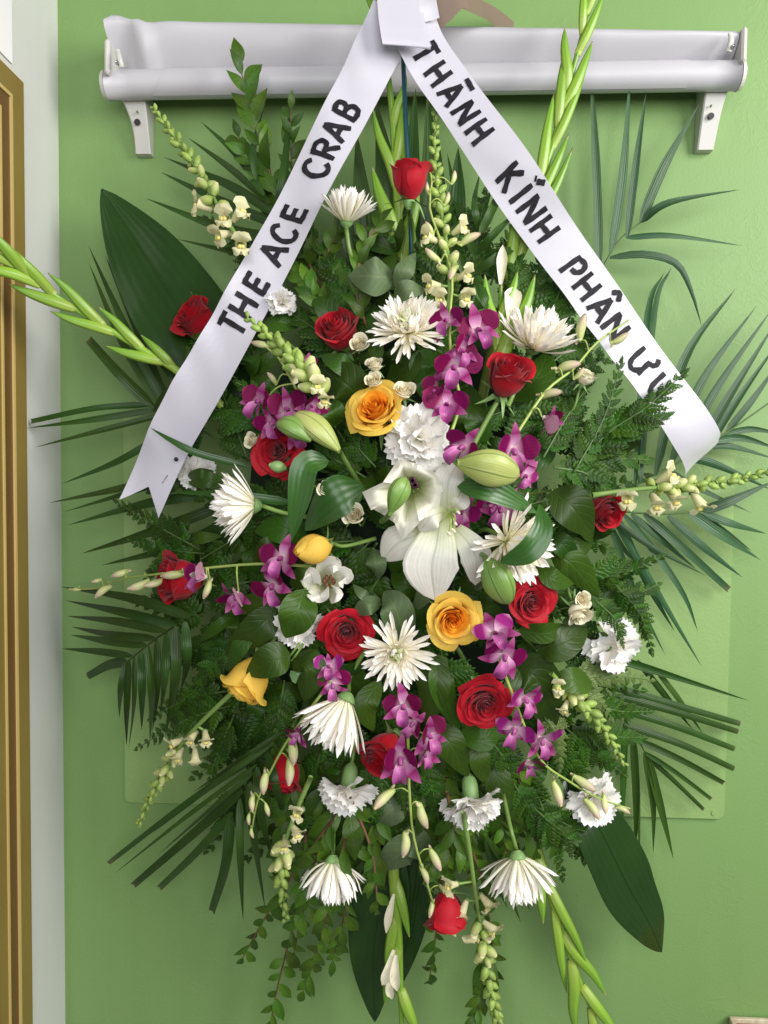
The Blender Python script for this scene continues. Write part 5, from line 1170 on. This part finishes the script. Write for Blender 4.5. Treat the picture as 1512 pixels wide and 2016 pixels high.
leaves('cluster of broad leaves hanging below the lower yellow rose', [((845, 1280), (850, 1350), (838, 1430), 33), ((870, 1290), (870, 1350), (905, 1445), 24), ((855, 1420), (890, 1470), (922, 1530), 28), ((845, 1430), (845, 1480), (835, 1530), 22), ((905, 1440), (950, 1455), (985, 1440), 22)], 'salal', .0)
leaves('broad leaf with torn edge left of the half covered carnation', [((545, 1195), (505, 1240), (442, 1290), 30), ((505, 1230), (470, 1275), (448, 1320), 18)], 'salal', .01)
leaves('glossy leaf lying over the half covered carnation', [((600, 1160), (585, 1210), (562, 1256), 32)], 'salal', .045)
leaves('glossy leaf lying over the yellow rose in side view', [((572, 1290), (535, 1300), (484, 1328), 30), ((575, 1300), (605, 1320), (600, 1380), 34)], 'salal', .045)
leaves('folded lily leaf drooping left of the lily stem', [((648, 908), (605, 915), (590, 980), (574, 1064), 24)], 'lilyleaf', .05, name='lily_leaf', group='lily leaves', stem=False)
leaves('broad dark lily leaf above the yellow bud', [((715, 955), (660, 980), (600, 1045), 36)], 'lilyleaf', .02, name='lily_leaf', group='lily leaves', stem=False)
leaves('long lily leaf under the fat lily bud', [((900, 958), (970, 965), (1058, 1010), 21)], 'lilyleaf', .06, name='lily_leaf', group='lily leaves', stem=False)
leaves('curling lily leaf crossing the right chrysanthemum', [((985, 1108), (1040, 1085), (1068, 1040), (1062, 992), 20)], 'lilyleaf', .10, name='lily_leaf', group='lily leaves', stem=False)
leaves('small leaves under the drooping lily', [((735, 1080), (740, 1110), (745, 1140), 19), ((800, 1270), (780, 1200), (755, 1165), 30), ((750, 1190), (725, 1192), (695, 1210), 17), ((735, 1180), (715, 1170), (695, 1150), 10), ((820, 1200), (835, 1170), (845, 1150), 14)], 'salpale', -.005)
leaves('dull green round leaves at the lower centre behind the trailing orchid stem', [((800, 1560), (765, 1600), (735, 1625), 30), ((835, 1660), (790, 1680), (745, 1715), 34), ((790, 1650), (820, 1660), (855, 1690), 28)], 'salpale', -.03)
leaves('dark leaves left of the yellow bud', [((560, 1090), (525, 1085), (500, 1110), 26), ((600, 1060), (560, 1040), (500, 1045), 30), ((640, 1120), (600, 1140), (570, 1150), 26), ((560, 1170), (520, 1185), (440, 1200), 24)], 'salal', -.015)
leaves('dark jagged leaves hanging above the lower left umbrella chrysanthemum', [((670, 1590), (630, 1640), (580, 1710), 22), ((690, 1600), (695, 1650), (700, 1695), 19), ((720, 1310), (670, 1322), (612, 1316), 14), ((750, 1340), (720, 1390), (735, 1440), 22)], 'salal', .0)
leaves('dark leaf with toothed edge left of the lower right umbrella chrysanthemum', [((970, 1480), (990, 1560), (1040, 1630), 26), ((950, 1450), (945, 1500), (965, 1550), 20)], 'salal', -.01)
leaves('dark leaves beneath the central orchid and red rose', [((930, 760), (920, 820), (905, 850), 34), ((860, 690), (845, 740), (850, 800), 30), ((1010, 790), (1060, 740), (1080, 690), 30), ((960, 870), (940, 830), (920, 800), 26)], 'salal', -.02)
leaves('leaf cluster low behind the chrysanthemum with the green eye', [((740, 1400), (700, 1340), (690, 1300), 28), ((640, 1300), (620, 1340), (610, 1400), 30), ((840, 1240), (830, 1200), (860, 1160), 22), ((830, 1180), (800, 1150), (770, 1130), 24)], 'salal', -.03)
leaves('dark leaves at the right of the drooping lily', [((950, 1000), (1010, 960), (1050, 960), 28), ((930, 1190), (960, 1210), (1000, 1230), 26), ((1090, 870), (1060, 900), (1000, 920), 22), ((960, 1110), (930, 1140), (900, 1160), 24)], 'salal', -.03)

# ------------------------------------------------------------------ small-leaved branches
branch('tall leafy branch reaching the blind at the upper left', [(640, 580, .14), (565, 430, .14), (515, 290, .135), (472, 130, .13)], 62, 26, start=.1)
branch('leafy branch beside the left ribbon tail below the blind', [(640, 580, .13), (600, 440, .13), (575, 330, .12), (572, 215, .115)], 50, 20, start=.1)
branch('leafy sprig left of the tall branch', [(600, 520, .12), (540, 400, .12), (500, 330, .12), (470, 270, .11)], 46, 16, start=.1)
branch('dark leafy sprig behind the top chrysanthemum', [(720, 640), (700, 560), (720, 480), (748, 440)], 46, 16, .0)
branch('dark leafy sprig right of the left ribbon tail', [(700, 640), (660, 570), (645, 500), (668, 440)], 44, 18, -.05)
branch('dark leafy sprig above the dark red rose', [(700, 700), (640, 610), (590, 540)], 46, 16, -.01)
branch('long leafy branch trailing to the bottom edge at lower left', [(660, 1600), (610, 1720), (570, 1850), (545, 1950), (528, 2040)], 48, 24, .02)
branch('leafy branch pointing down left with its tip over the wall', [(650, 1620), (570, 1730), (520, 1810), (478, 1885)], 46, 18, .02)
branch('leafy branch hanging below the lower left umbrella chrysanthemum', [(680, 1650), (650, 1770), (625, 1870), (598, 1950)], 46, 22, .03)
branch('leafy branch hanging straight under that chrysanthemum', [(660, 1680), (680, 1780), (665, 1850), (655, 1890)], 42, 16, .01)
branch('thin sprig with paired leaves left of the bottom gladiolus', [(690, 1570), (730, 1670), (740, 1740), (742, 1790)], 38, 9, .04)
branch('leafy sprig left of the bottom dark leaf', [(600, 1640), (610, 1740), (590, 1820), (575, 1900)], 46, 18, .02)
branch('leafy branch behind the lowest rose', [(880, 1620), (868, 1740), (858, 1840), (845, 1930)], 44, 20, .0)
branch('leafy branch right of the lowest rose under the snapdragon', [(900, 1600), (945, 1720), (965, 1820), (975, 1920)], 46, 20, .0)
branch('leafy branch trailing to the bottom edge with the long snapdragon', [(950, 1820, .10), (955, 1900, .11), (945, 1970, .11), (930, 2040, .11)], 40, 20, .0)
branch('glossy leafy sprig below the lower centre right carnation', [(880, 1560), (895, 1640), (915, 1700)], 44, 14, .01)
branch('small sprig beside the lower right carnation stem', [(900, 1650), (870, 1680), (850, 1700)], 42, 9, .0)

for i, (x, y, dx, dy) in enumerate(((590, 1500, -40, 190), (630, 1540, 10, 190), (690, 1540, 0, 170), (745, 1540, -15, 190), (830, 1540, 20, 190), (880, 1530, 10, 150), (925, 1540, 15, 160), (975, 1530, 20, 150), (1020, 1520, 30, 150), (560, 1450, -50, 150))):
    branch('small dark leafy sprig hanging in shade along the underside of the spray', [(x, y), (x + dx * .5 + rng.uniform(-8, 8), y + dy * .5), (x + dx, y + dy)], 52, 18, -.035, group='small sprigs hanging in shade under the spray', start=.0)
# ------------------------------------------------------------------ foliage deep inside the spray
def inside(x, y): return abs((x - 775) / 440) ** 3 + abs((y - 1065) / 620) ** 3
k = 0
for iy in range(15):
    for ix in range(10):
        x = 775 + (ix - 4.5) / 4.5 * 445 + rng.uniform(-45, 45); y = 1065 + (iy - 7) / 7 * 625 + rng.uniform(-45, 45)
        if inside(x, y) > 1: continue
        a = math.atan2(y - 1030, x - 775) + rng.uniform(-.7, .7); l = rng.uniform(90, 130); dp = rng.uniform(-.07, -.02) if not (x < 540 and y < 980) else -.068
        fern('dark fern frond buried deep in the shade between the flowers', [(x - math.cos(a) * l * .5, y - math.sin(a) * l * .5), (x, y), (x + math.cos(a) * l, y + math.sin(a) * l)], 72, 9, 'fern', dp, 'ferns buried deep inside the spray')
for iy in range(9):
    for ix in range(7):
        x = 775 + (ix - 3) / 3 * 415 + rng.uniform(-40, 40); y = 1065 + (iy - 4) / 4 * 600 + rng.uniform(-40, 40)
        if inside(x, y) > .95: continue
        L = []
        for q in range(3):
            a = rng.uniform(0, 6.28); l = rng.uniform(55, 100)
            L.append(((x, y), (x + math.cos(a) * l * .5, y + math.sin(a) * l * .5), (x + math.cos(a) * l, y + math.sin(a) * l), rng.uniform(11, 23)))
        leaves('dark leaf sprig buried deep in the shade between the flowers', L, 'salal', rng.uniform(-.07, -.03), group='leaf sprigs buried deep inside the spray', stem=False)
